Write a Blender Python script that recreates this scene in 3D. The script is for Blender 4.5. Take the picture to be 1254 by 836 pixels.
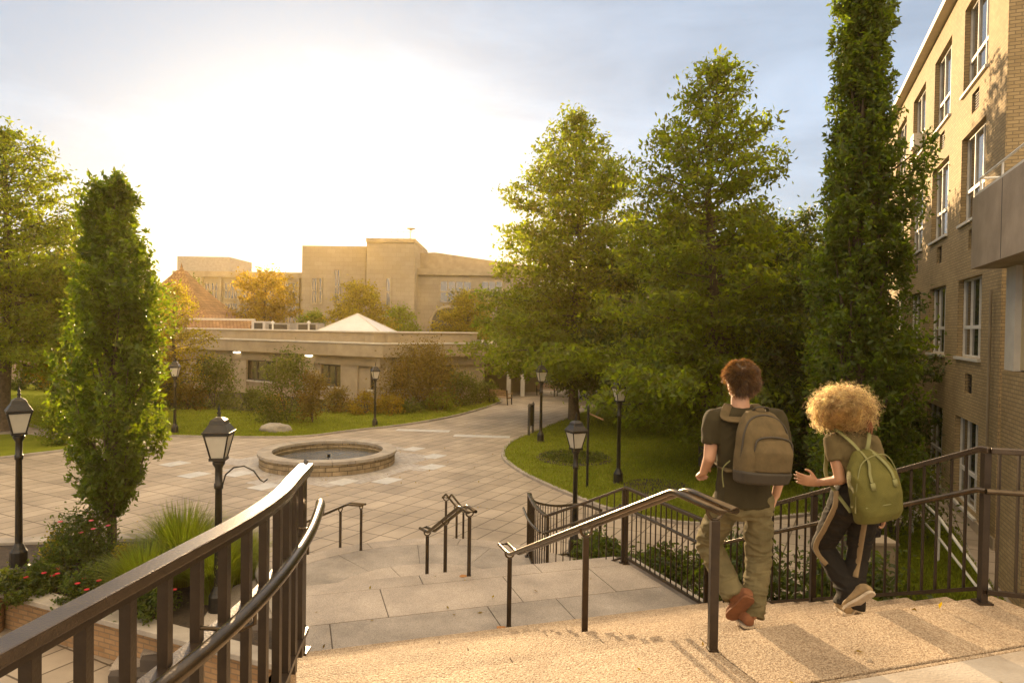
import bpy, bmesh, math, random
import numpy as np
from mathutils import Vector, Matrix, noise as mnoise
R = math.radians
random.seed(7); NP = np.random.RandomState(11)
scene = bpy.context.scene
for o in list(bpy.data.objects): bpy.data.objects.remove(o)
COL = scene.collection

# ------------------------------------------------------------------ camera
CAM_Z = 4.6; PITCH = R(1.03); ROLL = R(0.8); F = 24.0 / 36.0
fw = Vector((0, math.cos(PITCH), -math.sin(PITCH)))
r0 = Vector((1, 0, 0)); u0 = r0.cross(fw)
rt = r0 * math.cos(ROLL) + u0 * math.sin(ROLL)
up = u0 * math.cos(ROLL) - r0 * math.sin(ROLL)
cam_d = bpy.data.cameras.new('camera'); cam = bpy.data.objects.new('camera', cam_d); COL.objects.link(cam)
cam_d.lens = 24; cam_d.sensor_width = 36; cam_d.clip_start = 0.05; cam_d.clip_end = 5000
M = Matrix.Identity(4)
for i in range(3): M[i][0] = rt[i]; M[i][1] = up[i]; M[i][2] = -fw[i]
M[2][3] = CAM_Z
cam.matrix_world = M; scene.camera = cam
# photograph pixel -> ray, used only to read real positions on real planes off the photograph
def ray(px, py):
    f = F * 1254
    return fw + rt * ((px - 627) / f) - up * ((py - 418) / f)
def G(px, py, z=0.0):
    d = ray(px, py); t = (z - CAM_Z) / d.z
    return Vector((d.x * t, d.y * t, z))
def D(px, py, y):
    d = ray(px, py); t = y / d.y
    return Vector((d.x * t, y, CAM_Z + d.z * t))

# ------------------------------------------------------------------ light
SUN_AZ = R(14.5); SUN_EL = R(8.75)          # azimuth left of +Y
sdir = Vector((-math.sin(SUN_AZ) * math.cos(SUN_EL), math.cos(SUN_AZ) * math.cos(SUN_EL), math.sin(SUN_EL)))
sl = bpy.data.lights.new('sun', 'SUN'); so = bpy.data.objects.new('sun', sl); COL.objects.link(so)
sl.energy = 5.0; sl.angle = R(0.5); sl.color = (1.0, 0.70, 0.38)
so.rotation_euler = sdir.to_track_quat('Z', 'Y').to_euler(); so.location = (0, 0, 60)
SKY_FILL = (6.2, 4.4, 2.2); FRONT = (0.92, 1.10, 1.34); SKYMUL = (0.085, 0.10, 0.125)
w = bpy.data.worlds.new('World'); scene.world = w; w.use_nodes = True
nt = w.node_tree; nt.nodes.clear()
wo = nt.nodes.new('ShaderNodeOutputWorld'); bg = nt.nodes.new('ShaderNodeBackground')
sky = nt.nodes.new('ShaderNodeTexSky'); sky.sky_type = 'NISHITA'; sky.sun_disc = False
sky.sun_elevation = SUN_EL; sky.sun_rotation = -SUN_AZ
sky.air_density = 1.0; sky.dust_density = 2.0; sky.ozone_density = 1.5; sky.altitude = 50
bg.inputs['Strength'].default_value = 0.15
# thin cloud: noise in the sky's own direction space
tc = nt.nodes.new('ShaderNodeTexCoord'); mp = nt.nodes.new('ShaderNodeMapping'); mp.inputs['Scale'].default_value = (1.1, 1.1, 4.2)
mp.inputs['Location'].default_value = (0.35, 0.1, 0.3)
n1 = nt.nodes.new('ShaderNodeTexNoise'); n1.inputs['Scale'].default_value = 2.2; n1.inputs['Detail'].default_value = 9; n1.inputs['Roughness'].default_value = 0.55
n1.inputs['Distortion'].default_value = 0.35
cr = nt.nodes.new('ShaderNodeValToRGB'); cr.color_ramp.elements[0].position = 0.46; cr.color_ramp.elements[1].position = 0.78
cr.color_ramp.elements[0].color = (0, 0, 0, 1); cr.color_ramp.elements[1].color = (0.75, 0.75, 0.75, 1)
mx = nt.nodes.new('ShaderNodeMix'); mx.data_type = 'RGBA'
mul = nt.nodes.new('ShaderNodeMix'); mul.data_type = 'RGBA'; mul.blend_type = 'ADD'; mul.inputs[0].default_value = 1.0
mul.inputs[7].default_value = (1.1, 1.05, 1.0, 1)
nt.links.new(tc.outputs['Generated'], mp.inputs['Vector']); nt.links.new(mp.outputs[0], n1.inputs['Vector'])
nt.links.new(n1.outputs['Fac'], cr.inputs['Fac']); nt.links.new(cr.outputs['Color'], mx.inputs[0])
nt.links.new(sky.outputs[0], mx.inputs[6]); nt.links.new(sky.outputs[0], mul.inputs[6]); nt.links.new(mul.outputs[2], mx.inputs[7])
# warm fill light added overhead and behind the camera, broken up like cloud
sep = nt.nodes.new('ShaderNodeVectorMath'); sep.operation = 'DOT_PRODUCT'; sep.inputs[1].default_value = (math.sin(SUN_AZ) * 0.4, -math.cos(SUN_AZ) * 0.4, 0.917)
nt.links.new(tc.outputs['Generated'], sep.inputs[0])
vr = nt.nodes.new('ShaderNodeMapRange'); vr.interpolation_type = 'SMOOTHSTEP'; vr.inputs[1].default_value = 0.15; vr.inputs[2].default_value = 0.85; vr.inputs[3].default_value = 0.0; vr.inputs[4].default_value = 1.0
nt.links.new(sep.outputs['Value'], vr.inputs[0])
n3 = nt.nodes.new('ShaderNodeTexNoise'); n3.inputs['Scale'].default_value = 2.0; n3.inputs['Detail'].default_value = 6; nt.links.new(mp.outputs[0], n3.inputs['Vector'])
m3 = nt.nodes.new('ShaderNodeMapRange'); m3.inputs[1].default_value = 0.3; m3.inputs[2].default_value = 0.7; m3.inputs[3].default_value = 0.6; m3.inputs[4].default_value = 1.3; nt.links.new(n3.outputs['Fac'], m3.inputs[0])
m4 = nt.nodes.new('ShaderNodeMath'); m4.operation = 'MULTIPLY'; nt.links.new(vr.outputs[0], m4.inputs[0]); nt.links.new(m3.outputs[0], m4.inputs[1])
vc = nt.nodes.new('ShaderNodeVectorMath'); vc.operation = 'SCALE'; vc.inputs[0].default_value = SKY_FILL; nt.links.new(m4.outputs[0], vc.inputs['Scale'])
va = nt.nodes.new('ShaderNodeVectorMath'); va.operation = 'MULTIPLY_ADD'; va.inputs[1].default_value = SKYMUL
vf = nt.nodes.new('ShaderNodeVectorMath'); vf.operation = 'ADD'; nt.links.new(vc.outputs[0], vf.inputs[0])
m5 = nt.nodes.new('ShaderNodeMapRange'); m5.inputs[1].default_value = 0.42; m5.inputs[2].default_value = 0.78; m5.inputs[3].default_value = 0.96; m5.inputs[4].default_value = 1.5; nt.links.new(n1.outputs['Fac'], m5.inputs[0])
f5 = nt.nodes.new('ShaderNodeVectorMath'); f5.operation = 'SCALE'; f5.inputs[0].default_value = FRONT; nt.links.new(m5.outputs[0], f5.inputs['Scale']); nt.links.new(f5.outputs[0], vf.inputs[1])
nt.links.new(mx.outputs[2], va.inputs[0]); nt.links.new(vf.outputs[0], va.inputs[2]); nt.links.new(va.outputs[0], bg.inputs['Color']); nt.links.new(bg.outputs[0], wo.inputs['Surface'])
vs = scene.view_settings; vs.view_transform = 'Standard'; vs.look = 'None'; vs.gamma = 1; vs.use_curve_mapping = False
vs.exposure = 1.38
scene.render.engine = 'CYCLES'
scene.render.resolution_x = 1024; scene.render.resolution_y = 682

# ------------------------------------------------------------------ materials
MATS = {}
def pm(name, c1, c2=None, scale=4.0, rough=0.7, bump=0.0, bscale=30.0, metal=0.0, spec=0.5, kind='noise', transl=0.0, island=0.0, coat=0.0, detail=4, tcol=None):
    """procedural principled material: two colours mixed by noise, noise bump, optional translucency / per-leaf variation"""
    m = bpy.data.materials.new(name); m.use_nodes = True; t = m.node_tree; N = t.nodes; L = t.links
    b = N['Principled BSDF']; out = N['Material Output']
    co = N.new('ShaderNodeTexCoord')
    c2 = c2 or tuple(x * 0.75 for x in c1)
    n = N.new('ShaderNodeTexNoise'); n.inputs['Scale'].default_value = scale; n.inputs['Detail'].default_value = detail; n.inputs['Roughness'].default_value = 0.6
    L.new(co.outputs['Object'], n.inputs['Vector'])
    rp = N.new('ShaderNodeValToRGB'); rp.color_ramp.elements[0].position = 0.35; rp.color_ramp.elements[1].position = 0.65
    rp.color_ramp.elements[0].color = (*c2, 1); rp.color_ramp.elements[1].color = (*c1, 1)
    L.new(n.outputs['Fac'], rp.inputs['Fac'])
    colout = rp.outputs['Color']
    if island > 0:
        g = N.new('ShaderNodeNewGeometry'); hs = N.new('ShaderNodeHueSaturation')
        mr = N.new('ShaderNodeMapRange'); mr.inputs[3].default_value = 1 - island; mr.inputs[4].default_value = 1 + island
        L.new(g.outputs['Random Per Island'], mr.inputs[0]); L.new(mr.outputs[0], hs.inputs['Value'])
        mr2 = N.new('ShaderNodeMapRange'); mr2.inputs[3].default_value = 0.5 - island * 0.05; mr2.inputs[4].default_value = 0.5 + island * 0.03
        L.new(g.outputs['Random Per Island'], mr2.inputs[0]); L.new(mr2.outputs[0], hs.inputs['Hue'])
        L.new(colout, hs.inputs['Color']); colout = hs.outputs['Color']
    L.new(colout, b.inputs['Base Color'])
    b.inputs['Roughness'].default_value = rough; b.inputs['Metallic'].default_value = metal
    b.inputs['Specular IOR Level'].default_value = spec
    if coat: b.inputs['Coat Weight'].default_value = coat; b.inputs['Coat Roughness'].default_value = 0.15
    if bump > 0:
        n2 = N.new('ShaderNodeTexNoise'); n2.inputs['Scale'].default_value = bscale; n2.inputs['Detail'].default_value = 3
        L.new(co.outputs['Object'], n2.inputs['Vector'])
        bp = N.new('ShaderNodeBump'); bp.inputs['Strength'].default_value = bump; bp.inputs['Distance'].default_value = 0.02
        L.new(n2.outputs['Fac'], bp.inputs['Height']); L.new(bp.outputs[0], b.inputs['Normal'])
    if transl > 0:
        tr = N.new('ShaderNodeBsdfTranslucent'); L.new(colout, tr.inputs['Color'])
        br = N.new('ShaderNodeVectorMath'); br.operation = 'MULTIPLY'; br.inputs[1].default_value = tcol or (2.2, 2.2, 2.2)
        L.new(colout, br.inputs[0]); L.new(br.outputs[0], tr.inputs['Color'])
        ms = N.new('ShaderNodeMixShader'); ms.inputs[0].default_value = transl
        L.new(b.outputs[0], ms.inputs[1]); L.new(tr.outputs[0], ms.inputs[2]); L.new(ms.outputs[0], out.inputs['Surface'])
    MATS[name] = m
    return m

def brick(name, c1, c2, mortar, bw, bh, ms=0.012, rough=0.85, rot=0.0, offset=0.5, bump=0.4, noise_amt=0.35, nscale=1.2, squash=1.0, uv=True, loc=(0, 0, 0), spec=0.3, speck=0.0):
    m = bpy.data.materials.new(name); m.use_nodes = True; t = m.node_tree; N = t.nodes; L = t.links
    b = N['Principled BSDF']; co = N.new('ShaderNodeTexCoord')
    mp = N.new('ShaderNodeMapping'); mp.inputs['Rotation'].default_value = (0, 0, rot); mp.inputs['Location'].default_value = loc
    L.new(co.outputs['UV' if uv else 'Object'], mp.inputs['Vector'])
    bt = N.new('ShaderNodeTexBrick'); bt.offset = offset; bt.squash = squash
    bt.inputs['Scale'].default_value = 1.0; bt.inputs['Brick Width'].default_value = bw; bt.inputs['Row Height'].default_value = bh
    bt.inputs['Mortar Size'].default_value = ms; bt.inputs['Mortar Smooth'].default_value = 0.2; bt.inputs['Bias'].default_value = 0.0
    bt.inputs['Color1'].default_value = (*c1, 1); bt.inputs['Color2'].default_value = (*c2, 1); bt.inputs['Mortar'].default_value = (*mortar, 1)
    L.new(mp.outputs[0], bt.inputs['Vector'])
    n = N.new('ShaderNodeTexNoise'); n.inputs['Scale'].default_value = nscale; n.inputs['Detail'].default_value = 8; n.inputs['Roughness'].default_value = 0.65
    L.new(co.outputs['Object'], n.inputs['Vector'])
    mr = N.new('ShaderNodeMapRange'); mr.inputs[1].default_value = 0.3; mr.inputs[2].default_value = 0.7; mr.inputs[3].default_value = 1 - noise_amt; mr.inputs[4].default_value = 1 + noise_amt * 0.5
    L.new(n.outputs['Fac'], mr.inputs[0])
    vm = N.new('ShaderNodeVectorMath'); vm.operation = 'SCALE'; L.new(bt.outputs['Color'], vm.inputs[0]); L.new(mr.outputs[0], vm.inputs['Scale'])
    L.new(vm.outputs[0], b.inputs['Base Color']); b.inputs['Roughness'].default_value = rough; b.inputs['Specular IOR Level'].default_value = spec
    n2 = N.new('ShaderNodeTexNoise'); n2.inputs['Scale'].default_value = 60; n2.inputs['Detail'].default_value = 3; L.new(co.outputs['Object'], n2.inputs['Vector'])
    ad = N.new('ShaderNodeMath'); ad.operation = 'MULTIPLY_ADD'; ad.inputs[1].default_value = -1.0
    L.new(bt.outputs['Fac'], ad.inputs[0])
    sc = N.new('ShaderNodeMath'); sc.operation = 'MULTIPLY'; sc.inputs[1].default_value = 0.4; L.new(n2.outputs['Fac'], sc.inputs[0]); L.new(sc.outputs[0], ad.inputs[2])
    bp = N.new('ShaderNodeBump'); bp.inputs['Strength'].default_value = bump; bp.inputs['Distance'].default_value = 0.01
    L.new(ad.outputs[0], bp.inputs['Height']); L.new(bp.outputs[0], b.inputs['Normal'])
    MATS[name] = m
    return m

def granite(name, base, dark, rough=0.75, bump=0.5, bsc=70, stain=0.25, agg=120, bdist=0.006):
    """exposed aggregate / granite: fine specks, broad stains, grain bump"""
    m = bpy.data.materials.new(name); m.use_nodes = True; t = m.node_tree; N = t.nodes; L = t.links
    b = N['Principled BSDF']; co = N.new('ShaderNodeTexCoord')
    v = N.new('ShaderNodeTexVoronoi'); v.inputs['Scale'].default_value = agg; L.new(co.outputs['Object'], v.inputs['Vector'])
    bw = N.new('ShaderNodeRGBToBW'); L.new(v.outputs['Color'], bw.inputs[0])
    rp = N.new('ShaderNodeValToRGB'); rp.color_ramp.elements[0].position = 0.2; rp.color_ramp.elements[1].position = 0.75
    rp.color_ramp.elements[0].color = (*dark, 1); rp.color_ramp.elements[1].color = (*base, 1); L.new(bw.outputs[0], rp.inputs['Fac'])
    n = N.new('ShaderNodeTexNoise'); n.inputs['Scale'].default_value = 1.3; n.inputs['Detail'].default_value = 7; n.inputs['Roughness'].default_value = 0.6; L.new(co.outputs['Object'], n.inputs['Vector'])
    mr = N.new('ShaderNodeMapRange'); mr.inputs[1].default_value = 0.35; mr.inputs[2].default_value = 0.65; mr.inputs[3].default_value = 1 - stain; mr.inputs[4].default_value = 1.08
    L.new(n.outputs['Fac'], mr.inputs[0])
    vm = N.new('ShaderNodeVectorMath'); vm.operation = 'SCALE'; L.new(rp.outputs['Color'], vm.inputs[0]); L.new(mr.outputs[0], vm.inputs['Scale'])
    L.new(vm.outputs[0], b.inputs['Base Color']); b.inputs['Roughness'].default_value = rough; b.inputs['Specular IOR Level'].default_value = 0.4
    n2 = N.new('ShaderNodeTexNoise'); n2.inputs['Scale'].default_value = bsc; n2.inputs['Detail'].default_value = 4; L.new(co.outputs['Object'], n2.inputs['Vector'])
    bp = N.new('ShaderNodeBump'); bp.inputs['Strength'].default_value = bump; bp.inputs['Distance'].default_value = bdist
    L.new(n2.outputs['Fac'], bp.inputs['Height']); L.new(bp.outputs[0], b.inputs['Normal'])
    MATS[name] = m
    return m

granite('agg', (0.54, 0.42, 0.29), (0.27, 0.18, 0.105), 0.8, 1.0, 75, 0.30, 130, 0.024)
granite('gran', (0.42, 0.36, 0.30), (0.24, 0.20, 0.165), 0.7, 0.35, 90, 0.28, 170)
granite('gran2', (0.36, 0.315, 0.27), (0.21, 0.18, 0.15), 0.72, 0.35, 90, 0.38, 170)
pm('joint', (0.07, 0.055, 0.045), rough=0.95)
pm('landing', (0.40, 0.35, 0.29), (0.27, 0.22, 0.17), 2.5, 0.7, 0.3, 60, detail=8)
brick('paving', (0.37, 0.305, 0.235), (0.30, 0.245, 0.185), (0.10, 0.075, 0.05), 0.8, 0.5, 0.016, 0.62, rot=R(-62.4), offset=0.0, bump=0.5, noise_amt=0.36, nscale=0.55, uv=False, spec=0.4)
brick('paleblk', (0.40, 0.37, 0.34), (0.33, 0.30, 0.28), (0.16, 0.14, 0.12), 0.3, 0.15, 0.008, 0.6, rot=R(-62.4), offset=0.5, bump=0.3, noise_amt=0.25, nscale=0.8, uv=False)
pm('inset', (0.47, 0.46, 0.44), (0.36, 0.35, 0.34), 3, 0.55, 0.2, 40)
pm('kerb', (0.34, 0.30, 0.25), (0.22, 0.19, 0.16), 2, 0.8, 0.3, 50)
pm('lawn', (0.18, 0.20, 0.016), (0.13, 0.15, 0.011), 1.1, 0.9, 1.0, 120, detail=10, spec=0.1)
pm('lawn2', (0.055, 0.075, 0.02), (0.04, 0.055, 0.015), 2, 0.95, 1.0, 60, detail=8, spec=0.1)
pm('soil', (0.045, 0.030, 0.018), (0.020, 0.013, 0.008), 6, 0.95, 1.0, 30)
brick('tanbrick', (0.42, 0.305, 0.155), (0.33, 0.235, 0.115), (0.22, 0.165, 0.095), 0.215, 0.075, 0.010, 0.8, bump=0.5, noise_amt=0.22, nscale=0.5)
brick('planterbrick', (0.36, 0.22, 0.11), (0.28, 0.16, 0.075), (0.22, 0.15, 0.09), 0.22, 0.07, 0.010, 0.85, bump=0.6, noise_amt=0.35, nscale=1.5)
brick('farbrick', (0.40, 0.30, 0.20), (0.34, 0.25, 0.165), (0.25, 0.19, 0.13), 0.6, 0.2, 0.015, 0.85, bump=0.2, noise_amt=0.25, nscale=0.1)
brick('fountstone', (0.34, 0.26, 0.165), (0.25, 0.19, 0.115), (0.10, 0.075, 0.05), 0.42, 0.14, 0.012, 0.85, bump=0.8, noise_amt=0.45, nscale=2.5)
brick('limestone', (0.36, 0.30, 0.225), (0.32, 0.265, 0.195), (0.22, 0.18, 0.135), 1.2, 0.6, 0.012, 0.85, bump=0.2, noise_amt=0.2, nscale=0.2)
brick('rooftile', (0.30, 0.17, 0.085), (0.21, 0.115, 0.05), (0.11, 0.05, 0.025), 0.3, 0.35, 0.03, 0.8, bump=1.0, noise_amt=0.4, nscale=0.6)
brick('grille', (0.03, 0.03, 0.02), (0.025, 0.025, 0.02), (0.28, 0.24, 0.17), 4.0, 0.05, 0.012, 0.7, bump=0.6)
pm('concrete', (0.38, 0.31, 0.215), (0.28, 0.225, 0.155), 0.9, 0.85, 0.25, 25, detail=8)
pm('fluted', (0.37, 0.30, 0.205), (0.29, 0.235, 0.16), 1.5, 0.85, 0.4, 25, detail=8)
pm('soffit', (0.30, 0.24, 0.16), (0.24, 0.19, 0.125), 1, 0.9)
pm('creamwall', (0.50, 0.40, 0.235), (0.43, 0.335, 0.19), 1.2, 0.85, 0.15, 30)
pm('balconc', (0.37, 0.295, 0.215), (0.27, 0.215, 0.155), 1.6, 0.85, 0.2, 30, detail=9)
pm('whiteframe', (0.70, 0.67, 0.60), (0.58, 0.55, 0.49), 5, 0.5)
pm('whitetrim', (0.62, 0.58, 0.50), (0.52, 0.48, 0.42), 2, 0.6)
pm('darkframe', (0.045, 0.04, 0.035), rough=0.5)
pm('bronze', (0.040, 0.025, 0.014), (0.026, 0.016, 0.009), 12, 0.34, 0.08, 90, metal=0.35, spec=0.6)
pm('bronzetop', (0.070, 0.048, 0.030), (0.048, 0.032, 0.020), 12, 0.27, 0.12, 120, metal=0.45, spec=0.7)
pm('pipe', (0.12, 0.088, 0.055), (0.08, 0.058, 0.036), 9, 0.24, 0.06, 80, metal=0.8, spec=0.6)
pm('blackmetal', (0.018, 0.016, 0.014), (0.010, 0.009, 0.008), 20, 0.42, 0.1, 100, metal=0.3)
pm('lampglass', (0.66, 0.62, 0.52), (0.60, 0.56, 0.47), 6, 0.3, transl=0.35, tcol=(1.0, 1.05, 1.15))
pm('bark', (0.115, 0.085, 0.055), (0.055, 0.04, 0.027), 9, 0.95, 1.0, 25)
pm('wood', (0.34, 0.21, 0.10), (0.24, 0.14, 0.065), 6, 0.6)
pm('rock', (0.30, 0.27, 0.22), (0.17, 0.15, 0.125), 2.5, 0.9, 1.0, 8)
pm('metalgrey', (0.35, 0.33, 0.30), (0.28, 0.26, 0.24), 3, 0.5, metal=0.3)
pm('skylite', (0.56, 0.52, 0.49), (0.48, 0.45, 0.42), 1, 0.35)
pm('rust', (0.36, 0.16, 0.04), (0.28, 0.13, 0.045), 30, 0.9)
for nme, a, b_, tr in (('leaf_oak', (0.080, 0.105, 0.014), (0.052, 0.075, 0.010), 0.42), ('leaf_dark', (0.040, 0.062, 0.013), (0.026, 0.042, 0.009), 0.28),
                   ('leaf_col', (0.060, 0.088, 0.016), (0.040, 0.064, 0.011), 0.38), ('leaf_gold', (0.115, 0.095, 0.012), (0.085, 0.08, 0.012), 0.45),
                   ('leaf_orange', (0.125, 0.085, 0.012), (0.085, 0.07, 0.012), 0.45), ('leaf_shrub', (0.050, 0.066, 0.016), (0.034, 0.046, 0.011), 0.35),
                   ('leaf_flare_red', (0.085, 0.058, 0.015), (0.055, 0.046, 0.012), 0.35), ('leaf_rose', (0.052, 0.072, 0.02), (0.033, 0.05, 0.014), 0.35),  # the reddish leaf tone has a lens flare tint put into it
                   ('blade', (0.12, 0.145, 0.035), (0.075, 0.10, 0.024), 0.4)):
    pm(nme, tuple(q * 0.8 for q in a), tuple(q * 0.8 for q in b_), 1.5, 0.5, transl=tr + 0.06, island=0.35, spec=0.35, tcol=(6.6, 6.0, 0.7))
pm('petal_red', (0.50, 0.02, 0.03), (0.35, 0.015, 0.03), 10, 0.6, transl=0.3)
pm('petal_pink', (0.55, 0.12, 0.16), (0.45, 0.08, 0.1), 10, 0.6, transl=0.3)
def glass(name, tint, rough=0.05):
    m = bpy.data.materials.new(name); m.use_nodes = True; b = m.node_tree.nodes['Principled BSDF']
    b.inputs['Base Color'].default_value = (*tint, 1); b.inputs['Roughness'].default_value = rough; b.inputs['Specular IOR Level'].default_value = 1.0
    b.inputs['Metallic'].default_value = 0.0; b.inputs['IOR'].default_value = 1.9
    t = m.node_tree; co = t.nodes.new('ShaderNodeTexCoord'); n = t.nodes.new('ShaderNodeTexNoise'); n.inputs['Scale'].default_value = 0.7
    bp = t.nodes.new('ShaderNodeBump'); bp.inputs['Strength'].default_value = 0.06; bp.inputs['Distance'].default_value = 0.05
    t.links.new(co.outputs['Object'], n.inputs['Vector']); t.links.new(n.outputs['Fac'], bp.inputs['Height']); t.links.new(bp.outputs[0], b.inputs['Normal'])
    MATS[name] = m
glass('winglass', (0.03, 0.03, 0.028)); glass('farglass', (0.05, 0.04, 0.03), 0.15)
m = bpy.data.materials.new('water'); m.use_nodes = True; b = m.node_tree.nodes['Principled BSDF']
b.inputs['Base Color'].default_value = (0.03, 0.028, 0.018, 1); b.inputs['Roughness'].default_value = 0.05; b.inputs['IOR'].default_value = 1.33; b.inputs['Specular IOR Level'].default_value = 0.8
t = m.node_tree; co = t.nodes.new('ShaderNodeTexCoord'); n = t.nodes.new('ShaderNodeTexNoise'); n.inputs['Scale'].default_value = 5; n.inputs['Detail'].default_value = 4
bp = t.nodes.new('ShaderNodeBump'); bp.inputs['Strength'].default_value = 0.9; bp.inputs['Distance'].default_value = 0.06
t.links.new(co.outputs['Object'], n.inputs['Vector']); t.links.new(n.outputs['Fac'], bp.inputs['Height']); t.links.new(bp.outputs[0], b.inputs['Normal']); MATS['water'] = m

# ------------------------------------------------------------------ object helpers
OFF = {}
UVM = {'tanbrick', 'planterbrick', 'farbrick', 'fountstone', 'limestone', 'rooftile', 'grille'}
def thing(name, label, cat, loc=(0, 0, 0), rz=0.0, group=None):
    o = bpy.data.objects.new(name, None); COL.objects.link(o); o.location = loc; o.rotation_euler = (0, 0, rz)
    o.empty_display_size = 0.2; o['label'] = label; o['category'] = cat
    if group: o['group'] = group
    OFF[o.name] = Vector(loc) if rz == 0 else Vector((0, 0, 0))
    return o
def tag(o, label, cat, group=None):
    o['label'] = label; o['category'] = cat
    if group: o['group'] = group
    return o
class MB:
    def __init__(s): s.v = []; s.f = []; s.sm = []
    def add(s, vs, fs, smooth=False):
        b = len(s.v); s.v += [tuple(p) for p in vs]; s.f += [tuple(i + b for i in f) for f in fs]; s.sm += [smooth] * len(fs)
    def obox(s, c, ax, ay, az):
        """box by centre and three half-axis vectors"""
        c = Vector(c); ax = Vector(ax); ay = Vector(ay); az = Vector(az)
        vs = [c + ax * i + ay * j + az * k for k in (-1, 1) for j in (-1, 1) for i in (-1, 1)]
        s.add(vs, [(0, 2, 3, 1), (4, 5, 7, 6), (0, 1, 5, 4), (2, 6, 7, 3), (0, 4, 6, 2), (1, 3, 7, 5)])
        return s
    def box(s, x0, x1, y0, y1, z0, z1):
        return s.obox(((x0 + x1) / 2, (y0 + y1) / 2, (z0 + z1) / 2), ((x1 - x0) / 2, 0, 0), (0, (y1 - y0) / 2, 0), (0, 0, (z1 - z0) / 2))
    def bar(s, a, b, w, h, upv=(0, 0, 1)):
        """rectangular bar from a to b, width w (sideways), height h"""
        a = Vector(a); b = Vector(b); d = (b - a); l = d.length; d.normalize(); upv = Vector(upv)
        sd = d.cross(upv)
        if sd.length < 1e-4: sd = Vector((1, 0, 0))
        sd.normalize(); u2 = sd.cross(d)
        return s.obox((a + b) / 2, d * (l / 2), sd * (w / 2), u2 * (h / 2))
    def rail(s, pts, w, h):
        """rectangular profile swept along a path with mitred joints"""
        pts = [Vector(p) for p in pts]; n = len(pts); rings = []
        for i, p in enumerate(pts):
            d = (pts[min(i + 1, n - 1)] - pts[max(i - 1, 0)]).normalized(); sd = d.cross(Vector((0, 0, 1))).normalized(); u2 = Vector((0, 0, 1))
            rings.append([p + sd * (a * w / 2) + u2 * (b * h / 2) for a, b in ((-1, -1), (1, -1), (1, 1), (-1, 1))])
        vs = [q for r in rings for q in r]; fs = []
        for i in range(n - 1):
            for j in range(4):
                k = (j + 1) % 4; fs.append((i * 4 + j, i * 4 + k, i * 4 + 4 + k, i * 4 + 4 + j))
        fs.append((3, 2, 1, 0)); e = (n - 1) * 4; fs.append((e, e + 1, e + 2, e + 3))
        s.add(vs, fs); return s
    def tube(s, pts, rad, n=10, closed=False, caps=True):
        pts = [Vector(p) for p in pts]; m = len(pts)
        rad = rad if hasattr(rad, '__len__') else [rad] * m
        rings = []; prev = None
        for i, p in enumerate(pts):
            if closed: d = pts[(i + 1) % m] - pts[i - 1]
            else: d = pts[min(i + 1, m - 1)] - pts[max(i - 1, 0)]
            d.normalize()
            if prev is None:
                a = d.cross(Vector((0, 0, 1)))
                if a.length < 0.05: a = d.cross(Vector((1, 0, 0)))
            else: a = prev - d * prev.dot(d)
            a.normalize(); prev = a; b = d.cross(a)
            rings.append([p + (a * math.cos(2 * math.pi * k / n) + b * math.sin(2 * math.pi * k / n)) * rad[i] for k in range(n)])
        vs = [q for r in rings for q in r]; fs = []
        for i in range(m if closed else m - 1):
            i2 = (i + 1) % m
            for j in range(n):
                k = (j + 1) % n; fs.append((i * n + j, i * n + k, i2 * n + k, i2 * n + j))
        s.add(vs, fs, True)
        if caps and not closed:
            s.add(rings[0], [tuple(range(n - 1, -1, -1))]); s.add(rings[-1], [tuple(range(n))])
        return s
    def lathe(s, prof, c=(0, 0, 0), n=24, smooth=True):
        """profile of (r, z) pairs turned about the vertical axis at c"""
        c = Vector(c); vs = [c + Vector((r * math.cos(2 * math.pi * k / n), r * math.sin(2 * math.pi * k / n), z)) for r, z in prof for k in range(n)]
        fs = [(i * n + j, i * n + (j + 1) % n, (i + 1) * n + (j + 1) % n, (i + 1) * n + j) for i in range(len(prof) - 1) for j in range(n)]
        s.add(vs, fs, smooth)
        return s
    def prism(s, poly, z0, z1):
        bm = bmesh.new(); vs = [bm.verts.new((p[0], p[1], z1)) for p in poly]; f = bm.faces.new(vs)
        if f.normal.z < 0 or sum((poly[i][0] * poly[(i + 1) % len(poly)][1] - poly[(i + 1) % len(poly)][0] * poly[i][1]) for i in range(len(poly))) < 0:
            f.normal_flip()
        bmesh.ops.triangulate(bm, faces=[f]); bm.verts.index_update()
        top = [tuple(v.index for v in f.verts) for f in bm.faces]; bm.free()
        n = len(poly); pts = [(p[0], p[1], z1) for p in poly]; s.add(pts, top)
        if z1 > z0:
            ccw = sum((poly[i][0] * poly[(i + 1) % n][1] - poly[(i + 1) % n][0] * poly[i][1]) for i in range(n)) > 0
            pb = [(p[0], p[1], z0) for p in poly] + pts
            s.add(pb, [((i, (i + 1) % n, n + (i + 1) % n, n + i) if ccw else ((i + 1) % n, i, n + i, n + (i + 1) % n)) for i in range(n)])
        return s
    def ell(s, c, r, n=12, m=8, rot=None):
        c = Vector(c); vs = []; fs = []
        for i in range(m + 1):
            th = math.pi * i / m
            for j in range(n):
                ph = 2 * math.pi * j / n; p = Vector((r[0] * math.sin(th) * math.cos(ph), r[1] * math.sin(th) * math.sin(ph), r[2] * math.cos(th)))
                if rot: p = rot @ p
                vs.append(c + p)
        for i in range(m):
            for j in range(n): fs.append((i * n + j, (i + 1) * n + j, (i + 1) * n + (j + 1) % n, i * n + (j + 1) % n))
        s.add(vs, fs, True); return s
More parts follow.
